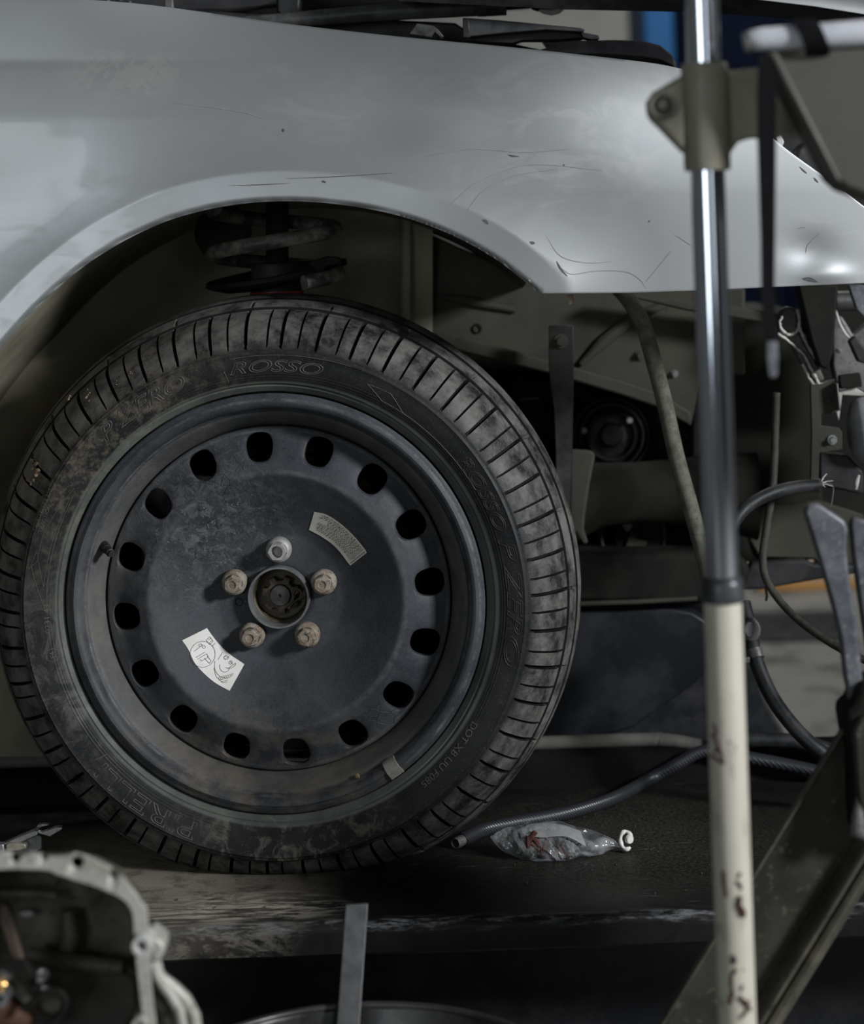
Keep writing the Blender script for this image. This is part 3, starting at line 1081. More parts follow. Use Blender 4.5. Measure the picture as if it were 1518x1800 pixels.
bolt('rail_stud', 1185, 657, .358, 7, .006, greycast, rail)
bolt('rail_stud', 1124, 625, .358, 9, .006, olive, rail)
plate('fender_brace', [(1085, 517), (1300, 540), (1420, 560), (1420, 590), (1330, 566), (1200, 545)], .30, .03, olive, car, .003)
mb = MB()
mb.tube([at(1002, 518, .02), at(1003, 526, .02), at(1003, 535, .02)], [.003, .0035, .0022], 10)
mb.build('fender_clip', std('rusty_clip', (.28, .16, .09), (.40, .38, .35), 200, .7), car)
# flat strap bracket hanging beside the tyre
rows_ = []
for px, py, w, tw in [(986, 572, 22, 0), (986, 640, 22, 0), (987, 675, 21, 0), (990, 720, 17, .004), (991, 790, 15, .006), (990, 860, 13, .006), (988, 960, 12, .006)]:
    Y = .29 + tw
    rows_.append([at(px - w, py, Y), at(px + w, py, Y + tw), at(px + w, py, Y + .006 + tw), at(px - w, py, Y + .006)])
hb = MB().loft(rows_).build('hanger_strap', std('dark_strap_steel', (.008, .0082, .0085), (.018, .018, .0175), 22, .5, .1, .3, 90), car, 35, .001)
bolt('bolt_head', 985, 600, .289, 13, .007, olive, hb)
# heat-stained olive hose falling in front of the rail
hose([(1086, 505, .20), (1108, 532, .19), (1130, 572, .18), (1150, 640, .17), (1168, 710, .16), (1188, 800, .15), (1210, 880, .14), (1232, 960, .13), (1252, 1040, .14)], 14.5).build('overflow_hose', rubberdusty, car)
# crank pulley
pc = at(1074, 765, .52)
pm = std('dark_pulley', (.016, .016, .017), (.034, .034, .035), 30, .45, .4, .2)
mb = MB().lathe([(.0002, -.004), (.013, -.004), (.0145, -.001), (.0165, .002), (.027, .003), (.030, -.006), (.033, -.007), (.0345, .0), (.0385, .002), (.040, -.010), (.0425, -.010), (.0435, -.004), (.0445, .02), (.0465, .02), (.0475, -.004), (.049, -.004), (.050, .04)], 64, disc_frame(pc))
pul = mb.build('crank_pulley', pm, car, 30)
for px, py in ((1026, 757), (1106, 739)):
    MB().lathe([(.0002, -.0015), (.0034, -.0015), (.0042, .0), (.0042, .004)], 16, disc_frame(at(px, py, .512))).build('paint_dot', white, pul)
# drive belt cover and engine block behind
eng = MB().box(at(1020, 755, .80), (.62, .42, .34)).build('engine_block', soot, car, 35, .02)
plate('timing_cover', [(900, 660), (1000, 668), (1080, 690), (1200, 745), (1250, 800), (1250, 1000), (900, 1000)], .565, .02, soot, car, .004)
mb = MB()
mb.tube([at(930, 700, .50), at(935, 790, .50), at(930, 900, .50)], [.016, .018, .016], 14)
mb.build('engine_pipe', soot, car)
# cross member tube with left bracket
rows_ = []
for px, top, bot in [(1000, 816, 960), (1060, 813, 925), (1120, 812, 920), (1190, 806, 922), (1260, 796, 930), (1330, 796, 950)]:
    r_ = []
    for q in range(16):
        a = 2 * PI * q / 16
        cy_, hh = (top + bot) / 2, (bot - top) / 2
        c_ = at(px, cy_ - hh * math.sin(a), .40)
        r_.append(Vector((c_.x, .40 - .035 * math.cos(a), c_.z)))
    rows_.append(r_)
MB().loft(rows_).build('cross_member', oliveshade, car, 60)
plate('cross_member_bracket', [(1002, 792), (1040, 794), (1046, 800), (1036, 850), (1028, 905), (1026, 930), (1034, 955), (1024, 958), (1012, 935), (1000, 960)], .345, .02, olive, car, .003)
# compressor seen under the cross member
ac_ = MB().lathe([(.0002, -.002), (.030, 0), (.034, .004), (.035, .05)], 40, disc_frame(at(1122, 942, .44))).build('alternator_housing', soot, car)
MB().lathe([(.0385, -.004), (.041, -.005), (.0425, 0), (.0425, .03)], 40, disc_frame(at(1112, 942, .44))).build('housing_rim', olive, car)
plate('cast_lug', [(1086, 914), (1098, 918), (1110, 912), (1112, 925), (1102, 938), (1094, 928)], .43, .02, greycast, ac_, .002)
plate('cast_web', [(1098, 960), (1108, 930), (1120, 948), (1138, 952), (1130, 968), (1112, 975)], .434, .02, olive, ac_, .002)
# lower beam and undertray
plate('lower_beam', [(960, 975), (1240, 972), (1312, 982), (1322, 1010), (1300, 1040), (1215, 1062), (960, 1062)], .37, .09, soot, car, .008)
tray = std('plastic_undertray', (.007, .0085, .0115), (.015, .017, .021), 12, .55, 0, .2, 70)
rows_ = []
for px, top, bot in [(940, 1068, 1300), (1040, 1066, 1300), (1110, 1064, 1280), (1180, 1062, 1230), (1215, 1068, 1205), (1245, 1086, 1178)]:
    rows_.append([at(px, top, .43), at(px, top + 8, .385), at(px, top + (bot - top) * .5, .385), at(px, bot, .40), at(px, bot, .47), at(px, top, .49)])
MB().loft(rows_).build('undertray', tray, car, 40, .003)
MB().tube([at(1000, 1062, .37), at(1120, 1058, .365), at(1225, 1052, .37)], .003, 8).build('beam_edge', olive, car)

# ---- front end at the right: radiator support and brackets
plate('radiator_panel', [(1215, 560), (1420, 560), (1445, 640), (1445, 900), (1480, 980), (1420, 985), (1330, 985), (1300, 880), (1215, 880)], .46, .04, std('dark_panel', (.008, .008, .0065), (.016, .015, .012), 8, .8, 0, .3, 60, spec=.12), car, .004)
plate('radiator_core', [(1436, 480), (1640, 480), (1640, 1000), (1436, 1000)], .56, .03, soot, car, .004)
plate('air_guide', [(1300, 895), (1440, 880), (1518, 905), (1518, 990), (1445, 992), (1430, 982), (1335, 980), (1318, 950)], .42, .01, olive, car, .002)
plate('splash_guard', [(1320, 990), (1415, 984), (1430, 992), (1518, 994), (1518, 1006), (1420, 1022), (1340, 1036), (1300, 1038)], .40, .02, blackplastic, car, .003)
plate('bumper_mount', [(1402, 500), (1474, 500), (1464, 620), (1455, 650), (1440, 645), (1425, 600)], .26, .03, soot, car, .003)
# bent cast arm, pale edges
mb = MB()
for pts in ([(1366, 586), (1388, 602), (1412, 624), (1428, 655), (1440, 678)], [(1374, 556), (1370, 572), (1384, 588), (1400, 582), (1404, 560), (1400, 545)], [(1404, 575), (1418, 606), (1440, 640)], [(1410, 640), (1426, 672), (1438, 676), (1466, 668)]):
    sp = spline(pts, 6)
    MB().tube([at(p[0] + random.uniform(-1, 1), p[1], .278) for p in sp], [random.uniform(.0012, .0026) for _ in sp], 7).build('casting_edge', alucast, car, 60)
plate('casting_web', [(1372, 545), (1386, 538), (1402, 545), (1402, 580), (1418, 610), (1440, 645), (1450, 668), (1434, 676), (1415, 650), (1390, 605), (1368, 585)], .285, .02, std('worn_cast_iron', (.05, .05, .045), (.11, .108, .10), 30, .6, .2, .5, 120, grit=(.02, .02, .018)), car, .003)
lb = plate('lamp_bracket', [(1424, 677), (1468, 673), (1475, 722), (1468, 725), (1443, 728), (1442, 748), (1474, 752), (1480, 760), (1480, 790), (1440, 796), (1438, 850), (1424, 858), (1426, 760)], .25, .006, olive, car, .001)
bolt('bracket_nut', 1462, 773, .249, 9, .008, alu, lb)
bolt('bracket_nut', 1454, 704, .2505, 9, .003, olive, lb)
plate('bracket_flange', [(1469, 673), (1473, 675), (1477, 722), (1474, 722)], .235, .016, greycast, lb, .001)
# headlamp motor: grey drum
mb = MB()
dc = at(1545, 755, .30)
fr_ = lambda r, th, y: Vector((dc.x + y, dc.y + r * math.cos(th), dc.z + r * math.sin(th)))
mb.lathe([(.0002, -.034), (.026, -.034), (.034, -.031), (.0385, -.026), (.040, -.018), (.040, .05), (.0002, .05)], 48, fr_)
mb.build('washer_pump_drum', std('grey_drum', (.20, .205, .22), (.30, .305, .32), 20, .5, .1, .2), car, 40)
plate('lamp_housing', [(1440, 795), (1490, 800), (1518, 830), (1518, 870), (1480, 862), (1440, 856)], .30, .03, blackplastic, car, .003)
plate('support_top', [(1462, 545), (1480, 555), (1500, 590), (1530, 560), (1580, 540), (1580, 690), (1472, 690), (1462, 640)], .34, .02, greycast, car, .003)
plate('support_edge', [(1470, 690), (1500, 680), (1518, 690), (1518, 696), (1480, 694), (1474, 740), (1468, 720)], .27, .006, alucast, car, .001)
plate('cooler_bar', [(1474, 660), (1512, 655), (1516, 680), (1476, 684)], .26, .01, soot, car, .002)
mb = MB().tube([at(1468, 530, .33), at(1560, 527, .33)], .0125, 14)
mb.build('cooler_pipe', greycast, car)
plate('slanted_brace', [(1490, 500), (1518, 500), (1560, 560), (1560, 600), (1505, 545)], .28, .01, bluegrey, car, .002)
hose([(1468, 545, .30), (1476, 570, .29), (1488, 590, .285), (1500, 598, .28)], 2.2, 6, 8).build('white_wire', white, car)
plate('wire_plug', [(1492, 600), (1503, 590), (1522, 615), (1522, 640), (1508, 636)], .27, .015, blackplastic, car, .002)
mb = MB().tube([at(1504, 860, .25), at(1506, 845, .25), at(1509, 835, .25)], [.0016, .0028, .0016], 8)
mb.build('broken_tab', alucast, car)
plate('panel_clip', [(1470, 612), (1478, 614), (1477, 622), (1469, 620)], .30, .006, white, car, .001)
# black hose with frayed end
hz = hose([(1284, 925, .12), (1310, 893, .13), (1350, 869, .15), (1395, 857, .17), (1438, 853, .19)], 11.5).build('cut_hose', rubber, car)
c_ = at(1440, 853, .19)
MB().lathe([(.0050, -.001), (.0078, -.0015), (.0082, .001), (.0080, .006), (.0050, .006)], 20, disc_frame(c_, Vector((-1, .2, 0))), True).build('hose_end_ring', greycast, hz)
mb = MB()
for q in range(9):
    e = Vector((random.uniform(.004, .016), random.uniform(-.004, .004), random.uniform(-.002, .014)))
    mb.tube([c_, c_ + e * .5 + Vector((0, 0, .002)), c_ + e], [.0006, .0005, .0003], 5)
tag(mb.build('frayed_threads', white, hz), kind='stuff')
hose([(1436, 851, .19), (1462, 852, .19), (1462, 880, .19), (1458, 892, .19)], 1.2, 6, 6).build('wire_loop', greycast, car)
# thin cable hanging down to the floor side
hose([(1364, 690, .22), (1362, 760, .22), (1358, 850, .21), (1348, 920, .20), (1340, 985, .19), (1352, 1030, .18), (1390, 1078, .16), (1440, 1118, .13), (1500, 1152, .10), (1560, 1175, .08)], 7).build('sensor_cable', std('dusty_cable', (.022, .021, .018), (.045, .043, .036), 70, .7, 0, .3, 300), car)
hose([(1345, 1034, .181), (1347, 1046, .181), (1346, 1056, .181)], 2.4, 4, 8).build('cable_tie', rubberdusty, car)
# coolant hose with quick connector and clamp
ch = hose([(1306, 1060, .24), (1318, 1110, .22), (1328, 1160, .20), (1358, 1228, .18), (1404, 1288, .16), (1452, 1328, .15), (1520, 1368, .15)], 13.5).build('coolant_hose', rubber, car)
plate('quick_connector', circ(1321, 1108, 16, 21, 0, 345, 16), .196, .016, std('grey_connector', (.06, .062, .065), (.09, .092, .095), 40, .5), ch, .002)
plate('connector_insert', circ(1318, 1107, 10, 14, 0, 345, 14), .192, .006, std('grey_insert', (.12, .122, .125), (.16, .16, .16), 40, .5), ch, .001)
cp0, cp1 = at(1324, 1142, .203), at(1329, 1158, .198)
dv = (cp1 - cp0)
MB().tube([cp0, cp0 + dv * .5, cp1], .0098, 20).build('hose_clamp', std('clamp_steel', (.14, .14, .135), (.09, .09, .085), 50, .45, .6, .2), ch, 40)
MB().box(at(1311, 1160, .186), (.008, .006, .007)).build('clamp_screw', greycast, ch, 35, .001)

# ---- above the fender: bonnet, gas strut, cowl
mb = MB()
outer = [(900, -60), (1080, -30), (1200, -14), (1330, -2), (1430, 10), (1518, 24), (1700, 60)]
g = []
for x, y in outer:
    g.append([at(x, y, .10), at(x, y - 30, .13), at(x, y - 130, .28), at(x, y - 260, .7), at(x, y - 330, 1.15)])
mb.loft(g, closed=False)
bon = mb.build('bonnet', silver, car, 60)
bon.modifiers.new('solid', 'SOLIDIFY').thickness = .0015
mb = MB()
und = [(700, -60, 2), (900, -58, 12), (1000, -50, 17), (1200, -12, 21), (1330, 0, 28), (1430, 12, 38), (1518, 26, 55), (1700, 62, 95)]
g = []
for x, y0, y1 in und:
    g.append([at(x, y0 + 2, .104), at(x, y1, .13), at(x, y1 - 8, .35), at(x, y1 - 140, .9), at(x, y0 - 240, .9)])
mb.loft(g)
mb.build('bonnet_inner_panel', blackplastic, bon, 40)
plate('rail_cover', [(120, -40), (520, -40), (520, 10), (470, 14), (410, 20), (330, 22), (120, 8)], .24, .10, blackplastic, car, .004)
plate('rail_cover', [(520, -40), (960, -40), (940, 0), (880, 4), (640, 12), (520, 24)], .40, .10, blackplastic, car, .004)
plate('bay_edge', [(60, 0), (300, 14), (470, 26), (640, 32), (800, 40), (840, 66), (900, 76), (1000, 98), (1180, 122), (1180, 160), (60, 60)], .235, .05, blackplastic, car, .003)
for px, py in ((190, 2), (228, 4), (212, 0)):
    MB().lathe([(.0002, -.002), (.0018, -.0015), (.0022, .002)], 12, disc_frame(at(px, py, .238))).build('cover_rivet', greycast, car)
plate('bay_post', [(290, -10), (303, -10), (304, 12), (312, 18), (300, 20), (288, 18)], .20, .01, greycast, car, .001)
plate('buffer_block', [(485, -5), (528, -5), (527, 20), (520, 27), (492, 27), (486, 20)], .22, .03, rubber, car, .003)
gs = MB().tube([at(400, 44, .20), at(480, 38, .20), at(640, 24, .20), at(838, 12, .20), at(840, 11.8, .20), at(889, 9, .20)], [.008, .0088, .0096, .0108, .0118, .0118], 20)
gs = gs.build('gas_strut', std('worn_black_tube', (.05, .05, .051), (.085, .085, .085), 60, .45, .2, .2, 200), car)
MB().tube([at(886, 9, .20), at(935, 5, .20)], .0062, 14).build('strut_piston', soot, gs)
MB().tube([at(933, 5, .20), at(942, 4.5, .20), at(966, 2, .20), at(974, 1, .20)], [.0075, .0105, .0105, .007], 16).build('strut_end_fitting', blackplastic, gs)
tl = [(944, 14), (955, 20), (968, 21), (980, 18), (990, 10), (996, -2), (999, -12)]
MB().tube([at(x, y, .197) for x, y in tl], [.0018, .003, .0042, .0046, .0042, .0038, .0034], 12).build('strut_socket', white, gs)
cowl = MB()
A_ = [(815, 31), (885, 36), (1020, 49), (1028, 52), (1026, 56), (960, 52), (885, 58), (818, 65)]
cowl.plate(A_, .16, .03)
cowl = cowl.build('cowl_wedge', std('cowl_plastic', (.020, .021, .023), (.036, .037, .039), 40, .45, 0, .1, 300), car, 35, .001)
plate('cowl_lip', [(1020, 56), (1052, 62), (1054, 68), (1040, 70), (1024, 66)], .165, .02, blackplastic, cowl, .001)
plate('cowl_underside', [(815, 64), (885, 59), (960, 54), (1024, 57), (1028, 66), (980, 70), (920, 70), (900, 76), (818, 72)], .18, .03, blackplastic, cowl, .001)
plate('cowl_rib', [(813, 31), (824, 32), (826, 66), (813, 66)], .157, .004, blackplastic, cowl, .001)
mb = MB()
cl = [(718, 60), (732, 41), (762, 45), (770, 52), (780, 64), (775, 68), (764, 56), (758, 66)]
mb.plate(cl, .15, .02)
mb.build('retaining_clip', std('clip_plastic', (.018, .018, .019), (.05, .05, .05), 60, .4), car, 35, .001)
rows_ = []
for px, top, bot in [(930, 92, 112), (985, 78, 112), (1020, 72, 115), (1080, 70, 120), (1130, 72, 125), (1160, 80, 128), (1180, 96, 130), (1188, 112, 130)]:
    rows_.append([at(px, bot, .12), at(px, (top + bot) / 2, .105), at(px, top + 4, .12), at(px, top, .15), at(px, top, .22), at(px, bot, .24)])
MB().loft(rows_).build('air_duct', std('shiny_duct', (.010, .010, .011), (.016, .016, .017), 20, .35, 0, .1), car, 60)
mb = MB().plate([(950, 70), (1020, 66), (1022, 76), (960, 84)], .30, .01)
mb.build('pale_duct_edge', greycast, car, 35, .001)
# bits behind the nose, seen through the gap right of the fender
nose = [(1362, 240), (1372, 236), (1378, 250), (1372, 262), (1366, 258)]
plate('headlamp_tab', nose, .18, .125, white, car, .001)
plate('headlamp_bowl', [(1395, 285), (1402, 262), (1416, 248), (1436, 250), (1450, 275), (1455, 300), (1440, 312), (1420, 310), (1412, 290)], .22, .04, std('dark_lamp_shell', (.05, .05, .05), (.09, .09, .088), 25, .4, .3), car, .004)
plate('headlamp_back', [(1360, 225), (1560, 225), (1560, 480), (1480, 400), (1400, 330), (1360, 290)], .30, .05, blackplastic, car, .004)

# ------------------------------------------------------------------ LIFT RUNWAY
k = N('runway_steel')
f_ = k.rng(k.noise(9, 7, .7, None, .6), .36, .66)
c_ = k.mix(f_, (.0055, .006, .0065), (.013, .0125, .0115))
off = Vector((0, .1, RZ))
d1 = k.math('MULTIPLY', k.blob(at_z(230, 1540, RZ) - off, .07, .25, (1.0, 1.15, 1)), k.rng(k.noise(30, 7, .7), .26, .52))
c_ = k.mix(k.math('MULTIPLY', d1, .9), c_, (.27, .245, .20))
c_ = k.mix(k.math('MULTIPLY', k.rng(k.noise(600, 3, .7), .58, .68), k.math('MULTIPLY', d1, .7)), c_, (.05, .046, .04))
d1b = k.math('MULTIPLY', k.blob(at_z(390, 1600, RZ) - off, .03, .11, (.8, 1.6, 1)), k.rng(k.noise(34, 7, .8, k.scaled((.5, 2.6, 1), (0, 0, .35)), .5), .46, .56))
c_ = k.mix(k.math('MULTIPLY', d1b, .95), c_, (.42, .39, .33))
wet = k.math('MULTIPLY', k.blob(at_z(310, 1580, RZ) - off, .01, .07, (.7, 1.5, 1)), k.rng(k.noise(22, 5, .7, k.scaled((.7, 1.4, 1)), .4), .50, .57))
c_ = k.mix(wet, c_, (.018, .017, .015))
d2 = k.math('MULTIPLY', k.blob(at_z(1110, 1470, RZ) - off, .05, .24, (1.0, 1.0, 1)), k.rng(k.noise(260, 6, .8), .42, .64))
c_ = k.mix(k.math('MULTIPLY', d2, .8), c_, (.085, .077, .062))
sc_ = k.math('MULTIPLY', k.rng(k.noise(60, 6, .75, k.scaled((.25, 3, 3))), .60, .66), k.rng(k.noise(7, 3), .52, .62))
c_ = k.mix(k.math('MULTIPLY', sc_, .6), c_, (.20, .205, .21))
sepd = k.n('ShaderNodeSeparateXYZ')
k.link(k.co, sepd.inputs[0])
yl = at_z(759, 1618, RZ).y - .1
lip_highlight = k.math('MULTIPLY', k.rng(sepd.outputs[1], yl + .022, yl + .006, 0, 1), k.rng(sepd.outputs[2], -.013, -.003, 0, 1))  # edge highlight of the worn lip, painted in as a pale band
lip_highlight = k.math('MULTIPLY', lip_highlight, k.rng(k.noise(70, 6, .75, k.scaled((.4, 2, 2))), .50, .64))
c_ = k.mix(lip_highlight, c_, (.13, .134, .142))
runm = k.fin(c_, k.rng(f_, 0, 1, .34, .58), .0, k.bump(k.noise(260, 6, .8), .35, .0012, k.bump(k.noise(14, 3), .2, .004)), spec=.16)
run = thing('lift_runway', 'black steel car lift runway carrying the wheel, dusty and oil-stained on top', 'car lift', off)
YF, YB = at_z(759, 1618, RZ).y, at_z(759, 1392, RZ).y
XL, XR = -1.3, 1.5
# deck: top sheet with a rolled front edge
prof_ = [(YB + .02, RZ)] + [(YB - (YB - YF - .012) * t, RZ - .0008 * math.sin(t * 9)) for t in np.linspace(0.05, 1, 14)]
for a in np.linspace(0, 90, 7):
    prof_.append((YF + .010 - .010 * math.sin(math.radians(a)), RZ - .010 + .010 * math.cos(math.radians(a))))
prof_ += [(YF, RZ - .030), (YF + .006, RZ - .034), (YF + .012, RZ - .030), (YF + .02, RZ - .012), (YB + .02, RZ - .012)]
rows_ = []
for x in np.linspace(XL, XR, 60):
    rows_.append([Vector((x, y, z - .0010 * abs(mnoise.noise(Vector((x * 6, y * 6, 0)))) if y > YF + .02 else z + .0006 * mnoise.noise(Vector((x * 14, 3, 0))))) for y, z in prof_])
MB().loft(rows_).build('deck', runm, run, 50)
# kerb along the inner side, rounded top
kt = RZ + (at(759, 1326, YB + .02).z - RZ)
prof_ = [(YB, RZ - .004), (YB + .003, RZ + .012), (YB + .006, kt - .010), (YB + .012, kt - .003), (YB + .022, kt), (YB + .040, kt), (YB + .052, kt - .006), (YB + .055, RZ - .02)]
rows_ = [[Vector((x, y, z)) for y, z in prof_] for x in (XL, -.4, 0, XR)]
MB().loft(rows_).build('kerb', std('kerb_steel', (.0035, .0035, .0035), (.009, .009, .0085), 10, .8, 0, .25, 90, spec=.05), run, 50)
pr_ = .0085
zk = kt + pr_ * .75
kx = at(1165, 1300, YB + .03).x
path = [(XL, YB + .030, zk), (-.6, YB + .030, zk), (-.2, YB + .030, zk), (kx - .05, YB + .030, zk), (kx, YB + .028, zk - .001), (kx + .035, YB + .022, zk - .006), (kx + .065, YB + .016, zk - .013), (kx + .09, YB + .012, zk - .020)]
MB().tube([Vector(p) for p in spline(path, 8)], pr_, 16).build('kerb_pipe', std('dusty_pipe', (.055, .054, .049), (.10, .097, .088), 12, .7, 0, .25, 90), run, 60)
# black sheet standing in for shade under the car, then the under-frame beam
plate('under_car_shade', [(880, 1050), (1296, 1062), (1318, 1130), (1345, 1230), (1385, 1300), (1400, 1420), (880, 1420)], .60, .05, black, run, .004)
MB().box(((XL + XR) / 2, (YF + YB) / 2 + .06, RZ / 2 - .02), (XR - XL, YB - YF - .22, RZ - .055)).build('under_frame', black, run, 35, .006)
# loose grit on the deck
mb = MB()
for q in range(260):
    if q < 180:
        px, py = random.gauss(1090, 95), random.gauss(1480, 38)
    else:
        px, py = random.gauss(250, 160), random.gauss(1530, 50)
    if not (1402 < py < 1605) or px < -60:
        continue
    p = at_z(px, py, RZ + .0003)
    s = random.choice((.0003, .0004, .0005, .0007, .0011))
    mb.box(p, (s * random.uniform(1, 2), s * random.uniform(.8, 1.6), s), Matrix.Rotation(random.uniform(0, 3), 3, 'Z'))
tag(mb.build('loose_grit', std('grit', (.05, .047, .04), (.02, .02, .018), 400, .9, 0, 0), run), kind='stuff')

# ------------------------------------------------------------------ braided hose lying on the runway
kr = .0075
k = N('braided_hose_rubber')
wv = k.n('ShaderNodeTexWave', wave_type='BANDS', bands_direction='DIAGONAL')
k.link(k.co, wv.inputs['Vector'])
wv.inputs['Scale'].default_value = 125
wv.inputs['Distortion'].default_value = .4
c_ = k.mix(k.rng(wv.outputs['Fac'], .3, .8), (.010, .011, .014), (.030, .032, .038))
hosem = k.fin(c_, .34, 0, k.bump(wv.outputs['Fac'], .4, .001))
pts = [at_z(812, 1477, RZ + kr), at_z(850, 1459, RZ + kr), at_z(905, 1446, RZ + kr), at_z(1000, 1428, RZ + kr), at_z(1080, 1402, RZ + kr + .001)]
pts += [at(1140, 1370, YB - .012), at(1190, 1343, YB - .010), at(1240, 1320, YB - .009), at(1310, 1331, YB - .012), at(1380, 1344, YB - .016), at(1440, 1357, YB - .022), at(1540, 1385, YB - .030)]
sp = [Vector(p) for p in spline([tuple(p) for p in pts], 12)]
bh = thing('braided_hose', 'black braided rubber hose lying across the runway with its open end beside the tyre', 'hose', sp[0])
MB().tube(sp, kr, 18).build('hose_body', hosem, bh, 60)
ax = (sp[0] - sp[1]).normalized()
MB().lathe([(.0036, .003), (.0042, -.0125), (.0052, -.0135), (.0060, -.0125), (.0060, .004)], 24, disc_frame(sp[0], -ax), False).build('hose_nozzle', greycast, bh)
# second loop behind the pole
pts = [(1258, 1304, YB + .008), (1300, 1301, YB - .006), (1370, 1301, YB - .010), (1430, 1310, YB - .012), (1530, 1345, YB - .014)]
lo_hose = hose(pts, 13)
lh = lo_hose.build('rubber_hose', rubber, None)
tag(lh, 'plain black rubber hose resting along the runway kerb behind the cream post', 'hose')

# ------------------------------------------------------------------ bag of bolts on the runway
BY = .055
b0 = at_z(985, 1512, RZ)
bag = thing('plastic_bag', 'clear plastic bag of rusty bolts lying on the runway beside the hose', 'bag', b0)
k = N('clear_film')
tr = k.n('ShaderNodeBsdfTransparent')
tr.inputs[0].default_value = (.93, .94, .95, 1)
k.fin((.42, .43, .45), .10, 0, k.bump(k.noise(26, 2.5, .5, None, .8), 1.0, .030), spec=1.0)
mx = k.n('ShaderNodeMixShader')
k.put(mx.inputs[0], k.rng(k.noise(34, 3, .6), .38, .62, .10, .42))
k.link(tr.outputs[0], mx.inputs[1])
k.link(k.p.outputs[0], mx.inputs[2])
k.link(mx.outputs[0], k.out.inputs[0])
film = k.m
bagpts = [(866, 1470, 3), (876, 1474, 13), (900, 1478, 25), (930, 1480, 35), (962, 1482, 40), (990, 1485, 38), (1015, 1486, 31), (1045, 1485, 21), (1070, 1484, 11), (1086, 1486, 5), (1094, 1489, 3)]
sp = spline(bagpts, 5)
rows_ = []
for i, (px, py, hh) in enumerate(sp):
    ring = []
    for q in range(28):
        a = 2 * PI * q / 28
        wob = 1 + .20 * mnoise.noise(Vector((px * .03, math.cos(a) * 1.6, math.sin(a) * 1.6)))
        c_ = at(px, py, BY)
        hz = hh * pxm(BY) * .98
        z = c_.z + hz * math.sin(a) * wob
        ring.append(Vector((c_.x + .003 * math.cos(a), BY + hz * 1.25 * math.cos(a) * wob, max(z, RZ + .0008))))
    rows_.append(ring)
MB().loft(rows_).build('bag_film', film, bag, 80)
lipc = at(1100, 1477, BY)
lipm = std('white_bag_lip', (.60, .60, .57), (.50, .50, .48), 60, .5, 0, .1)
MB().tube([lipc + Vector((.0075 * math.cos(t) * .8, .004 * math.sin(t), .0085 * math.sin(t))) for t in np.linspace(0, 2 * PI * .86, 26)], [.0016 + .0011 * math.sin(i * .5) ** 2 for i in range(26)], 8).build('bag_lip', lipm, bag, 60)
mb = MB()
cont = std('bag_contents', (.055, .052, .048), (.11, .105, .10), 120, .6, .2, .4, 200)
for q in range(46):
    t = random.uniform(.14, .72)
    i = t * (len(sp) - 1)
    px, py, hh = sp[int(i)]
    a, rr = random.uniform(0, 2 * PI), random.uniform(.1, .62)
    c_ = at(px, py + 4, BY)
    c_ += Vector((0, rr * hh * pxm(BY) * math.cos(a), rr * hh * pxm(BY) * math.sin(a) * .8))
    c_.z = max(c_.z, RZ + .006)
    rot = Matrix.Rotation(random.uniform(0, 3), 3, random.choice('XYZ')) @ Matrix.Rotation(random.uniform(0, 3), 3, 'Y')
    d_ = rot @ Vector((1, 0, 0))
    mb.tube([c_ - d_ * .006, c_ + d_ * .003], .0022, 6)
    mb.tube([c_ + d_ * .003, c_ + d_ * .006], .0042, 6)
MB().lathe([(.0002, -.0012), (.0040, -.001), (.0050, .0004), (.0048, .003), (.0002, .003)], 20, disc_frame(at(1107, 1476, BY - .002), Vector((-.6, 1, .1)))).build('bag_tie', lipm, bag, 40)
tag(mb.build('loose_bolts', cont, bag), kind='stuff')
mb = MB()
for px, py in ((935, 1470), (942, 1478), (928, 1480), (940, 1488), (952, 1492), (958, 1484), (990, 1500), (982, 1494)):
    c_ = at(px, py, BY - .024)
    d_ = Vector((random.uniform(-1, 1), .1, random.uniform(-1, 1))).normalized()
    mb.tube([c_ - d_ * .006, c_ + d_ * .006], .0030, 7)
tag(mb.build('rusty_bolts', std('red_rust', (.085, .032, .024), (.05, .027, .023), 120, .8, 0, .5), bag), kind='stuff')
# paper slip on the crown of the bag
g = []
for u in np.linspace(0, 1, 12):
    col_ = []
    for v in np.linspace(0, 1, 5):
        px = 925 + 95 * u + 10 * v
        py_t = np.interp(px, [p[0] for p in sp], [p[1] - p[2] for p in sp])
        py = py_t + 4 + v * (22 + 4 * math.sin(u * 7))
        Y = BY - .026 * math.sin(v * 1.1) - .004
        col_.append(at(px, py, Y))
    g.append(col_)
MB().loft(g, closed=False).build('paper_slip', std('grey_slip', (.24, .243, .248), (.17, .17, .17), 60, .6), bag, 60)

# ------------------------------------------------------------------ CREAM POST with chrome rod
PY = -.56
pp = at(1264, 900, PY)
post = thing('telescopic_post', 'cream painted telescopic post with chrome rod and beige clamp in front of the car', 'stand', (pp.x, PY, 0))
rp = 31.5 * pxm(PY)
vert = lambda r, th, y: Vector((pp.x + r * math.cos(th), PY + r * math.sin(th), y))
zc_ = at(1270, 1050, PY).z
zt = at(1232, -60, PY).z
k = N('cream_paint')
f_ = k.rng(k.noise(10, 6, .6), .35, .65)
c_ = k.mix(f_, (.47, .445, .38), (.40, .38, .32))
chip = k.rng(k.noise(42, 5, .65, k.scaled((1.6, 1.6, .55)), .4), .69, .71)
zone = 0
offp = Vector((pp.x, PY, 0))
for (px, py, r_) in ((1262, 1300, .028), (1282, 1580, .034), (1288, 1700, .030)):
    b_ = k.blob(at(px, py, PY - rp) - offp, .010, r_, (1, .5, .62))
    zone = b_ if zone == 0 else k.math('MAXIMUM', zone, b_)
chipz = k.math('MULTIPLY', k.rng(k.noise(75, 5, .65, k.scaled((1.5, 1.5, .5)), .6), .64, .66), zone)
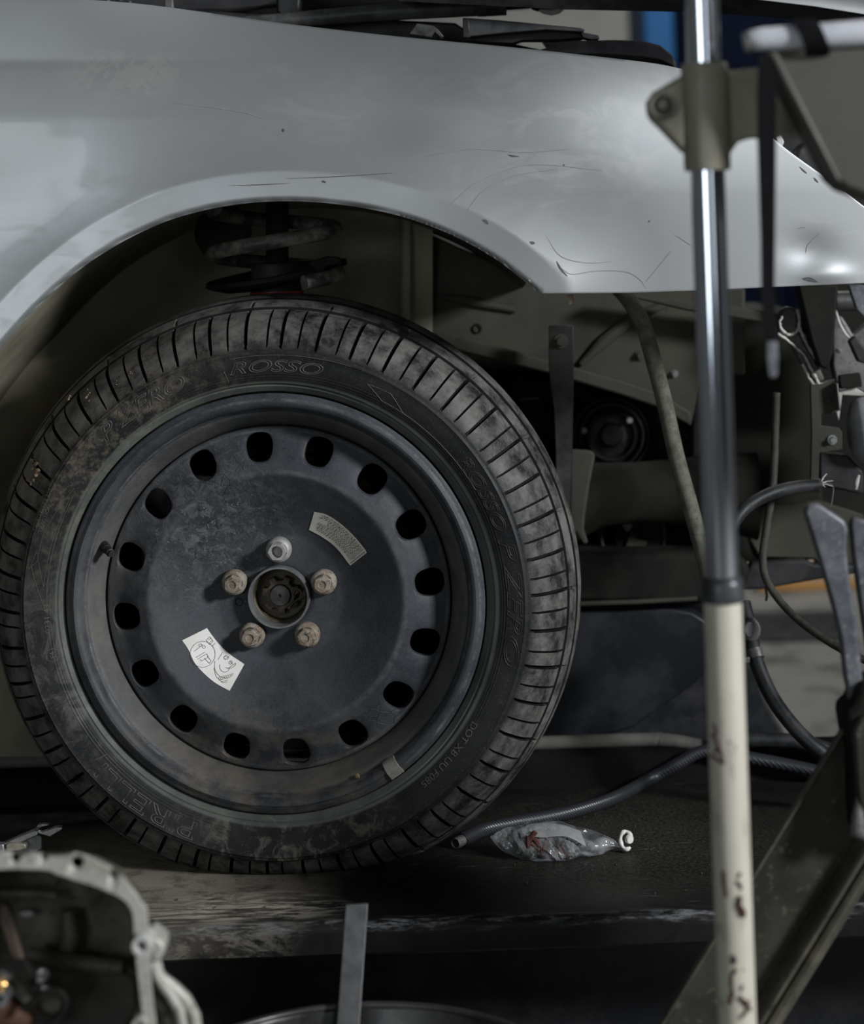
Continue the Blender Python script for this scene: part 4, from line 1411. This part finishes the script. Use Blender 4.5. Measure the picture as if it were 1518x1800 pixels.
c_ = k.mix(k.math('MAXIMUM', chip, chipz), c_, (.055, .028, .026))
grime = k.math('MULTIPLY', k.rng(k.noise(26, 5, .7, k.scaled((2.0, 2.0, .5))), .56, .66), .5)
c_ = k.mix(grime, c_, (.20, .19, .165))
creamp = k.fin(c_, .42, 0, k.bump(k.noise(40, 4), .08, .001))
MB().lathe([(.0005, .004), (rp * 1.06, .004), (rp * 1.06, zc_ - .004), (rp * 1.0, zc_), (.0005, zc_)], 48, vert).build('outer_tube', creamp, post, 40)
chrome = N('chrome').fin((.55, .59, .66), .10, 1.0)
MB().lathe([(.0005, zc_ - .05), (rp * .96, zc_ - .05), (rp * .96, zt), (.0005, zt)], 48, vert).build('chrome_rod', chrome, post, 40)
z0, z1 = at(1268, 1056, PY).z, at(1266, 1012, PY).z
MB().lathe([(rp * .97, z0 - .001), (rp * 1.22, z0), (rp * 1.24, z0 + .006), (rp * 1.20, z1 - .006), (rp * 1.16, z1 - .003), (rp * .97, z1)], 48, vert).build('collar', std('dark_collar', (.035, .037, .042), (.07, .072, .078), 30, .35, .5, .1), post, 40)
MB().lathe([(.0005, .0), (.17, .0), (.17, .006), (.03, .010), (rp * 1.1, .03)], 40, vert).build('base_plate', beamm, post, 40)
def on_post(px, py):
    r_ = rp * 1.06
    p = at(px, py, PY - r_ * .7)
    dx = max(-r_ * .95, min(r_ * .95, p.x - pp.x))
    return Vector((pp.x + dx, PY - math.sqrt(r_ * r_ - dx * dx) - .0001, p.z))


mark = std('dark_red_paint_mark', (.045, .014, .014), (.025, .010, .010), 120, .6)
for pts, w in [([(1254, 1272), (1258, 1284), (1253, 1296)], 4), ([(1256, 1296), (1262, 1310), (1258, 1322)], 5), ([(1252, 1330), (1262, 1336), (1272, 1340)], 4), ([(1264, 1312), (1268, 1326), (1270, 1340)], 3),
               ([(1271, 1530), (1272, 1550), (1275, 1574)], 5), ([(1299, 1531), (1296, 1538)], 3.5), ([(1292, 1546), (1298, 1552), (1301, 1560)], 3.5), ([(1298, 1572), (1296, 1590), (1302, 1608)], 6), ([(1299, 1590), (1306, 1600), (1305, 1610)], 4),
               ([(1284, 1676), (1290, 1684), (1287, 1690), (1283, 1684)], 4), ([(1292, 1700), (1284, 1712), (1284, 1730), (1287, 1748)], 4.5), ([(1284, 1745), (1281, 1762)], 5), ([(1303, 1728), (1300, 1738)], 3), ([(1297, 1748), (1304, 1756), (1310, 1766)], 5.5), ([(1312, 1756), (1308, 1776), (1300, 1784)], 4), ([(1316, 1766), (1318, 1776)], 3)]:
    q_ = [on_post(*p) for p in spline(pts, 5)]
    MB().tube(q_, [w * .85 * pxm(PY) * random.uniform(.7, 1.15) for _ in q_], 8).build('paint_mark', mark, post, 60)
# clamp
ct, cb = at(1236, 112, PY).z, at(1240, 300, PY).z
cmid = at(1238, 208, PY).z
mb = MB().lathe([(rp * .98, ct), (rp * 1.26, ct), (rp * 1.30, ct - .004), (rp * 1.30, cb + .004), (rp * 1.26, cb), (rp * .98, cb)], 48, vert)
clamp = mb.build('clamp_sleeve', cream_plate, post, 40)
plate('clamp_lug', [(1204, 128), (1150, 160), (1138, 178), (1140, 205), (1160, 224), (1206, 272)], PY - .010, .020, cream_plate, post, .004)
MB().lathe([(.0002, -.007), (.0034, -.0066), (.0044, -.004), (.0046, -.0015), (.0072, -.0015), (.0076, -.0075), (.0102, -.0080), (.0110, -.0065), (.0112, .002)], 28, disc_frame(at(1163, 186, PY - .010))).build('clamp_bolt', std('dull_bolt', (.10, .095, .078), (.16, .155, .13), 40, .5, .2), post, 40)
plate('clamp_arm', [(1262, 130), (1275, 124), (1335, 118), (1420, 112), (1440, 238), (1375, 240), (1320, 243), (1298, 250), (1285, 268), (1280, 296), (1262, 296)], PY - .002, .016, cream_plate, post, .003)
# beige hood panel on the arm with rail on top
PP = PY - .05
pan = MB()
A_ = [(1348, 90), (1375, 84), (1640, 80), (1640, 372), (1520, 345), (1486, 332), (1466, 314)]
pan.plate(A_, PP, .05)
panelm = std('beige_grey_panel', (.068, .067, .056), (.054, .053, .045), 9, .55, 0, .1, 60)
pan.build('tray_panel', panelm, post, 35, .004)
A_ = [(1348, 90), (1366, 90), (1482, 322), (1466, 316)]
plate('panel_fold', A_, PP - .006, .012, panelm, post, .003)
MB().tube([at(1312, 74, PP), at(1318, 72, PP), at(1340, 69, PP), at(1518, 58, PP), at(1640, 50, PP)], [.006, .0080, .0088, .0100, .0100], 24).build('top_rail', whitebar, post, 40)
MB().tube([at(1308, 76, PP), at(1322, 73, PP)], [.0075, .0082], 20).build('rail_cap', greycast, post, 40)
# black strap over the rail, hanging down
st = thing('strap', 'black webbing strap looped over the white rail and hanging down beside the chrome rod', 'strap', at(1345, 660, PP - .01))
rows_ = []
for px, py, w, Y in [(1347, 96, 8, PP - .012), (1348, 118, 16, PP - .012), (1347, 160, 17, PP - .012), (1347, 240, 17, PP - .011), (1348, 330, 15, PP - .010), (1349, 420, 13, PP - .009), (1349, 500, 12, PP - .008), (1352, 570, 12, PP - .008), (1356, 640, 10, PP - .008)]:
    rows_.append([at(px - w, py, Y), at(px + w, py, Y + .002), at(px + w, py, Y + .005), at(px - w, py, Y + .003)])
MB().loft(rows_).build('webbing', strapm, st, 35)
rows_ = []
for a in np.linspace(-200, 110, 18):
    y_, z_ = -math.cos(math.radians(a)) * .0122, math.sin(math.radians(a)) * .0122
    c_ = at(1410 + 12 * (1 - math.sin(math.radians(a))), 66, PP)
    rows_.append([c_ + Vector((-.009, y_, z_)), c_ + Vector((.009, y_, z_)), c_ + Vector((.009, y_ * 1.15, z_ * 1.15)), c_ + Vector((-.009, y_ * 1.15, z_ * 1.15))])
MB().loft(rows_).build('strap_loop', strapm, st, 50)
rows_ = []
for px, py, w in [(1356, 600, 9), (1357, 630, 10), (1358, 655, 8), (1358, 664, 5)]:
    rows_.append([at(px - w, py, PP - .011), at(px + w, py, PP - .010), at(px + w, py, PP - .002), at(px - w, py, PP - .002)])
MB().loft(rows_).build('strap_tip', bluegrey, st, 35, .001)

# ------------------------------------------------------------------ DIAGONAL STEEL ARM at lower right
BYF = -.36
q0, q1 = at(1160, 1800, BYF), at(1487, 1270, BYF)
dirv = (q1 - q0).normalized()
nrm = Vector((dirv.z, 0, -dirv.x))
if nrm.x < 0:
    nrm = -nrm
wtot = (at(1518, 1572, BYF) - q0).dot(nrm)
t0 = -(q0.z) / dirv.z + .05
start = q0 + dirv * (t0 + .02)
end = q1 + dirv * .16
arm_ = thing('lifting_arm', 'dark olive steel channel arm leaning diagonally from the floor up past the cream post', 'lift arm', (start.x, BYF, 0))
def strip(name, prof2, m, bev=.002):
    """prof2: (across 0..1 of the arm's width, depth) closed outline"""
    r0 = [start + nrm * (a * wtot) + Vector((0, d, 0)) for a, d in prof2]
    r1 = [end + nrm * (a * wtot) + Vector((0, d, 0)) for a, d in prof2]
    return MB().loft([r0, r1]).build(name, m, arm_, 35, bev)
strip('web_plate', [(0, -.004), (.02, -.004), (.03, 0), (.66, 0), (.66, .008), (0, .008)], beamm)
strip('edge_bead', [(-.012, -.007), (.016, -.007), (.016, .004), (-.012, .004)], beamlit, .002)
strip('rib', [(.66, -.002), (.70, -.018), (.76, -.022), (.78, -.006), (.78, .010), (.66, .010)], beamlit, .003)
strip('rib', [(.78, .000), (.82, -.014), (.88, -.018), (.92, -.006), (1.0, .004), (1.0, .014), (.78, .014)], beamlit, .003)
strip('back_flange', [(.90, .010), (1.0, .010), (1.0, .075), (.97, .075), (.95, .02), (.90, .02)], beamm)
kn = [(1486, 1270), (1484, 1252), (1500, 1240), (1508, 1218), (1518, 1205), (1600, 1180), (1600, 1480), (1520, 1480), (1502, 1462), (1498, 1420), (1496, 1330)]
plate('hinge_block', kn, BYF - .03, .05, soot, arm_, .006)
MB().tube([at(1512, 1400, BYF - .034), at(1508, 1440, BYF - .036), at(1506, 1462, BYF - .036), at(1520, 1470, BYF - .034)], [.004, .006, .007, .005], 10).build('weld_bead', greycast, arm_, 60)
plate('hinge_cheek', [(1500, 1285), (1512, 1262), (1560, 1250), (1560, 1440), (1512, 1440), (1505, 1380)], BYF - .040, .012, beamm, arm_, .003)
# forked grey plate bolted on the arm's upper end
fk = [(1413, 900), (1420, 887), (1440, 886), (1462, 900), (1486, 916), (1490, 930), (1488, 962), (1492, 1010), (1506, 1090), (1516, 1192), (1520, 1260), (1498, 1260), (1484, 1188), (1476, 1120), (1462, 1062), (1442, 992), (1424, 934)]
plate('fork_plate', fk, BYF - .012, .012, bluegrey, arm_, .003)
fk2 = [(1494, 922), (1500, 908), (1560, 930), (1600, 1000), (1600, 1270), (1545, 1270), (1524, 1150), (1508, 1040), (1498, 970)]
plate('fork_plate', fk2, BYF + .012, .012, bluegrey, arm_, .003)

# ------------------------------------------------------------------ BELL HOUSING at lower left
HY = -.60
gb = thing('bell_housing', 'cast aluminium gearbox bell housing, oily inside, standing open in front of the runway', 'gearbox', (at(40, 1800, HY).x, HY + .1, 0))
OUTL = [(-70, 1510), (-20, 1503), (10, 1501), (50, 1503), (90, 1505), (112, 1507), (130, 1503), (152, 1509), (175, 1520), (197, 1531), (214, 1545), (228, 1563), (240, 1578), (247, 1590), (255, 1597), (257, 1612), (259, 1635), (262, 1660), (262, 1690), (264, 1730), (268, 1770), (272, 1810), (270, 1860), (240, 1920), (180, 1965), (60, 1985), (-70, 1970), (-160, 1910), (-200, 1820), (-215, 1720), (-190, 1620), (-140, 1550)]
INL = [(-66, 1536), (-20, 1530), (10, 1528), (45, 1528), (85, 1530), (98, 1536), (112, 1540), (138, 1549), (165, 1557), (192, 1568), (212, 1578), (224, 1588), (231, 1600), (234, 1612), (235, 1630), (237, 1660), (240, 1690), (244, 1730), (249, 1770), (252, 1810), (248, 1852), (222, 1904), (168, 1944), (60, 1962), (-60, 1948), (-140, 1895), (-176, 1815), (-190, 1722), (-168, 1632), (-126, 1570)]


def close_spl(L, n=4):
    P_ = L[-2:] + L + L[:3]
    s = spline(P_, n)
    return s[2 * n:2 * n + len(L) * n]


so, si = close_spl(OUTL), close_spl(INL)
fo = [at(p[0], p[1], HY) for p in so]
fi = [at(p[0], p[1], HY) for p in si]
ctr = at(30, 1900, HY)
bk = Vector((0, 1, 0))
shr = lambda L, s, d: [ctr + (p - ctr) * s + bk * d for p in L]
ob_cup = MB().loft([fi, shr(fi, .995, .010), shr(fi, .94, .04), shr(fi, .84, .09), shr(fi, .76, .118), shr(fi, .55, .124), shr(fi, .25, .126)], True, False, True)
cup = ob_cup.build('housing_cavity', castdark, gb, 45)
mb = MB()
nl = len(fi)
t_ = bk * .007
mb.loft([fi, fo, [p + t_ for p in fo], [p + t_ for p in fi], fi], True, False, False)
flange = mb.build('housing_flange', alucast, gb, 40, 0)
MB().loft([shr(fo, .985, .0072), shr(fo, .945, .03), shr(fo, .88, .07), shr(fo, .80, .115), shr(fo, .74, .132), shr(fo, .5, .136), shr(fo, .25, .138)], True, False, True).build('housing_shell', castdark, gb, 45)


def drill(o, holes, depth=.02):
    cut = MB()
    for px, py, r in holes:
        c_ = at(px, py, HY - .01) - root_loc(o)
        rr = r * pxm(HY)
        cut.loft([[c_ + Vector((rr * math.cos(t), y, rr * math.sin(t))) for t in np.linspace(0, 2 * PI, 21)[:-1]] for y in (0, .01 + depth)])
    co = cut.build('cutter', None, None)
    co.location = root_loc(o)
    md = o.modifiers.new('b', 'BOOLEAN')
    md.operation = 'DIFFERENCE'
    md.object = co
    md.solver = 'EXACT'
    bpy.context.view_layer.update()
    dg = bpy.context.evaluated_depsgraph_get()
    me = bpy.data.meshes.new_from_object(o.evaluated_get(dg))
    o.modifiers.clear()
    o.data = me
    bpy.data.objects.remove(co)


def boss(px, py, R, r, m, parent, h=.004, Y=None, name='bolt_boss', deep=.012):
    Y = HY if Y is None else Y
    s = pxm(Y)
    MB().lathe([(.0002, deep), (r * s * .97, deep), (r * s, -h + .001), (r * s + .0008, -h), (R * s * .92, -h), (R * s, -h + .0012), (R * s * 1.02, .004), (R * s, .014)], 28, disc_frame(at(px, py, Y))).build(name, m, parent, 40)


drill(flange, [(22, 1515, 9), (131, 1524, 11), (196, 1545, 9), (72, 1514, 6)])
boss(252, 1656, 18, 9, castlight, gb, .010)
plate('dowel_lug', [(262, 1640), (276, 1650), (288, 1660), (288, 1676), (280, 1690), (270, 1692), (262, 1680)], HY + .006, .03, alucast, gb, .003)
# outer rib running down the right side and the rounded ear
plate('side_web', [(262, 1690), (272, 1690), (278, 1715), (290, 1728), (310, 1742), (328, 1760), (341, 1783), (346, 1806), (340, 1830), (312, 1836), (272, 1830), (266, 1770)], HY + .030, .02, castdark, gb, .003)
MB().tube([at(266, 1690, HY + .012), at(276, 1718, HY + .014), at(297, 1745, HY + .016), at(316, 1776, HY + .018), at(322, 1812, HY + .018)], .0040, 10).build('cast_rib', alucast, gb, 60)
MB().tube([at(x, y, HY + .026) for x, y in ((272, 1690), (278, 1716), (300, 1733), (326, 1757), (341, 1785), (344, 1812))], .0050, 10).build('cast_rib', alucast, gb, 60)
boss(313, 1772, 10, 5, rust, gb, .002, HY + .028)
boss(247, 1800, 15, 7, alucast, gb, .006)
# inside: dividing rib, clutch fork, release bearing sleeve, bolts
IY = HY + .10
MB().tube([at(x, y, IY) for x, y in ((50, 1678), (80, 1684), (110, 1690), (160, 1696), (215, 1700))], [.006, .007, .008, .007, .006], 10).build('inner_rib', castdark, gb, 60)
MB().tube([at(x, y, IY + .01) for x, y in ((120, 1600), (125, 1640), (112, 1690))], [.006, .008, .008], 10).build('inner_rib', castdark, gb, 60)
MB().tube([at(x, y, IY) for x, y in ((-20, 1568), (40, 1570), (100, 1574))], .004, 10).build('inner_rib', castdark, gb, 60)
plate('lower_wall', [(50, 1700), (110, 1690), (210, 1705), (240, 1720), (245, 1850), (40, 1850)], HY + .115, .01, std('grey_oily_wall', (.06, .058, .05), (.09, .087, .075), 18, .5, .2, .3, 80), gb, .004)
plate('drain_slot', circ(47, 1607, 14, 6, 0, 345, 16), HY + .112, .006, alu, gb, .001)
fr_ = [(0, 1590), (12, 1588), (20, 1610), (30, 1650), (42, 1690), (58, 1720), (72, 1750), (62, 1756), (40, 1722), (22, 1690), (8, 1650), (-4, 1615)]
plate('clutch_fork', fr_, HY + .045, .010, std('brown_fork', (.085, .06, .045), (.055, .042, .034), 20, .5, .3, .3), gb, .002)
fk_ = [(22, 1690), (42, 1688), (58, 1712), (72, 1750), (78, 1756), (64, 1760), (52, 1752), (30, 1716), (4, 1706), (-20, 1712), (-20, 1700)]
plate('fork_blade', fk_, HY + .035, .006, soot, gb, .001)
hs = plate('bearing_bracket', [(-10, 1700), (26, 1712), (40, 1726), (50, 1746), (66, 1758), (40, 1772), (20, 1764), (-10, 1760)], HY + .052, .012, alucast, gb, .003)
for px, py, R in ((12, 1710, 12), (76, 1712, 11), (80, 1740, 10)):
    bolt('housing_bolt', px, py, HY + .042, R, .012, alu, gb)
MB().tube([at(-12, 1730, HY + .03), at(4, 1731, HY + .03), at(11, 1733, HY + .03)], [.006, .006, .004], 14).build('brass_pin', std('brass', (.55, .34, .13), (.40, .25, .10), 40, .35, .8), gb, 60)
boss(5, 1748, 15, 6, alu, gb, .012, HY + .035, 'pivot_eye')
MB().tube([at(-30, 1790, HY + .05), at(10, 1775, HY + .05), at(34, 1790, HY + .05), at(20, 1830, HY + .05)], [.014, .015, .014, .012], 16).build('sleeve_tube', rust, gb, 60)
MB().tube([at(x, y, HY + .03) for x, y in [tuple(p) for p in spline([(40, 1775), (70, 1752), (98, 1742), (114, 1755), (112, 1775), (92, 1800), (70, 1822)], 6)]], .0030, 10).build('spring_clip', soot, gb, 60)
MB().lathe([(.0002, -.004), (.007, -.003), (.010, .002), (.011, .012)], 24, disc_frame(at(92, 1762, HY + .06))).build('bearing_cap', castdark, gb, 50)
# foot that carries the casing down to the floor
zb = at(40, 1975, HY).z
MB().box((at(30, 1900, HY).x - .05, HY + .09, zb / 2 + .01), (.16, .10, zb + .02)).build('casing_tail', castdark, gb, 35, .01)

# ------------------------------------------------------------------ aluminium bracket on the runway
br0 = at_z(60, 1520, RZ)
br = thing('aluminium_bracket', 'small bright aluminium bracket with a clip end lying on the runway behind the bell housing', 'bracket', br0)
Yb = br0.y
plate('bracket_rail', [(-40, 1506), (-2, 1487), (30, 1472), (62, 1459), (66, 1462), (66, 1468), (34, 1482), (0, 1500), (-40, 1520)], Yb, .010, alu, br, .001)
plate('bracket_wall', [(-40, 1515), (0, 1498), (36, 1480), (66, 1467), (73, 1470), (73, 1492), (60, 1499), (60, 1522), (-40, 1526)], Yb + .008, .006, std('grey_bracket', (.12, .125, .13), (.20, .20, .20), 40, .45, .6, .3), br, .001)
plate('bracket_block', [(10, 1486), (16, 1482), (44, 1484), (46, 1492), (32, 1496), (12, 1496)], Yb - .006, .012, std('bronze_block', (.22, .20, .16), (.30, .28, .24), 60, .45, .5), br, .001)
plate('clip_tongue', [(64, 1462), (74, 1463), (98, 1454), (109, 1454), (109, 1458), (92, 1468), (88, 1471), (70, 1466)], Yb, .008, alu, br, .0008)
plate('clip_tongue', [(62, 1457), (66, 1450), (76, 1448), (88, 1449), (82, 1452), (72, 1454), (68, 1460)], Yb + .012, .006, alu, br, .0008)
plate('clip_post', [(-8, 1484), (6, 1484), (8, 1500), (-6, 1502)], Yb - .008, .01, alu, br, .001)

# ------------------------------------------------------------------ basin and flat bar
bd = 1.63
by0 = CAM.y + bd
bc = at(628, 1905, by0)
R_ = 362 * bd / F
bas = thing('basin', 'dark round metal basin on the floor below the runway edge', 'basin', (bc.x, by0, 0))
vb = lambda r, th, y: Vector((bc.x + r * math.cos(th), by0 + r * math.sin(th), y))
zr = bc.z
basm = std('dark_basin', (.028, .028, .028), (.05, .05, .048), 14, .35, .4, .2, 80)
MB().lathe([(.0005, .006), (R_ * .80, .006), (R_ * .84, .014), (R_ * .975, zr - .004), (R_ * .985, zr), (R_ * 1.0, zr + .002), (R_ * 1.018, zr), (R_ * 1.02, zr - .006), (R_ * 1.0, zr - .008), (R_ * .86, .010), (R_ * .82, .0), (.0005, .0)], 96, vb).build('basin_wall', basm, bas, 40)
MB().tube([vb(R_ * 1.0, t, zr) for t in np.linspace(0, 2 * PI, 97)], .0036, 8, False).build('basin_rim', std('worn_rim', (.085, .083, .08), (.05, .05, .048), 20, .35, .6), bas, 60)
ftop, fmid = at(627, 1590, by0 + R_ + .02), at(615, 1757, by0 + R_ * .92)
dvec = (fmid - ftop).normalized()
L_ = (ftop.z - .012) / -dvec.z
fbot = ftop + dvec * L_
fb = MB()
side = Vector((1, 0, .02)).normalized() * (19.5 * pxm(ftop.y))
thk = Vector((0, .003, 0))
fb.loft([[p - side, p + side, p + side + thk, p - side + thk] for p in (ftop, ftop + dvec * L_ * .5, fbot)])
fbo = fb.build('flat_bar', steelbar, None, 35, .0006)
tag(fbo, 'grey flat steel bar standing upright in the dark basin', 'bar')

# ------------------------------------------------------------------ background things
def bgbox(name, label, cat, pxa, pya, pxb, pyb, Y, dep, m, bev=.01):
    a, b = at(pxa, pya, Y), at(pxb, pyb, Y)
    x0, x1, z0_, z1_ = min(a.x, b.x), max(a.x, b.x), min(a.z, b.z), max(a.z, b.z)
    return x0, x1, z0_, z1_
bl = std('blue_paint', (.010, .050, .14), (.013, .065, .165), 3, .6, spec=.1)
ddb = std('dark_blue_paint', (.0018, .003, .008), (.0025, .0042, .010), 3, .8, spec=.02)
for nm, lab, px0, px1, pyt, Y, m in (('locker', 'blue steel locker by the far wall behind the open bonnet', 1142, 1196, -220, 4.6, bl),
                                     ('cabinet', 'dark navy cabinet by the far wall right of the chrome rod', 1200, 1560, -260, 4.7, ddb)):
    a, b = at(px0, 400, Y), at(px1, 400, Y)
    top = at(px0, pyt, Y).z
    t_ = thing(nm, lab, 'cabinet', ((a.x + b.x) / 2, Y, 0))
    MB().box(((a.x + b.x) / 2, Y + .25, top / 2), (b.x - a.x, .5, top)).build('cabinet_body', m, t_, 35, .01)
    nd = 1 if nm == 'locker' else 2
    wd_ = (b.x - a.x) / nd
    for q in range(nd):
        cxd = a.x + wd_ * (q + .5)
        d_ = MB().box((cxd, Y - .008, top / 2), (wd_ - .012, .018, top - .06)).build('cabinet_door', m, t_, 35, .004)
        MB().box((cxd + wd_ * .38, Y - .028, top * .55), (.012, .025, .12)).build('door_handle', greycast, d_, 35, .003)
# low beige board on the floor at the right
Y = 2.9
a, b = at(1330, 1040, Y), at(1620, 1040, Y)
tr_ = thing('board', 'low beige board with an orange front edge on the far floor behind the front end', 'board', ((a.x + b.x) / 2, Y, 0))
zt_, zb_ = at(1450, 1008, Y).z, max(at(1450, 1040, Y).z, .002)
MB().box(((a.x + b.x) / 2, Y + .25, (zt_ + zb_) / 2), (b.x - a.x, .5, zt_ - zb_)).build('board_panel', std('beige_board', (.26, .215, .17), (.20, .17, .14), 4, .7), tr_, 35, .006)
MB().box(((a.x + b.x) / 2, Y - .008, zb_ + .010), (b.x - a.x, .016, .02)).build('orange_edge', std('orange_edge', (.34, .17, .04), (.28, .14, .04), 8, .6), tr_, 35, .002)
for sx in (.08, .92):
    MB().box((a.x + (b.x - a.x) * sx, Y + .25, zb_ * .5), (.06, .4, zb_)).build('batten', beamm, tr_, 35, .001)
# flat dark sheet standing in for a band of shadow on the floor
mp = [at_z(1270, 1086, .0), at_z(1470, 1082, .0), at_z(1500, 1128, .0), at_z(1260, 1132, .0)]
mt = MB().prism([p + Vector((0, 0, .012)) for p in mp], [p + Vector((0, 0, .001)) for p in mp]).build('floor_shade_sheet', rubber, None, 35, .003)
tag(mt, 'flat dark sheet standing in for a shadow on the pale concrete floor beyond the coolant hose', 'shadow sheet')
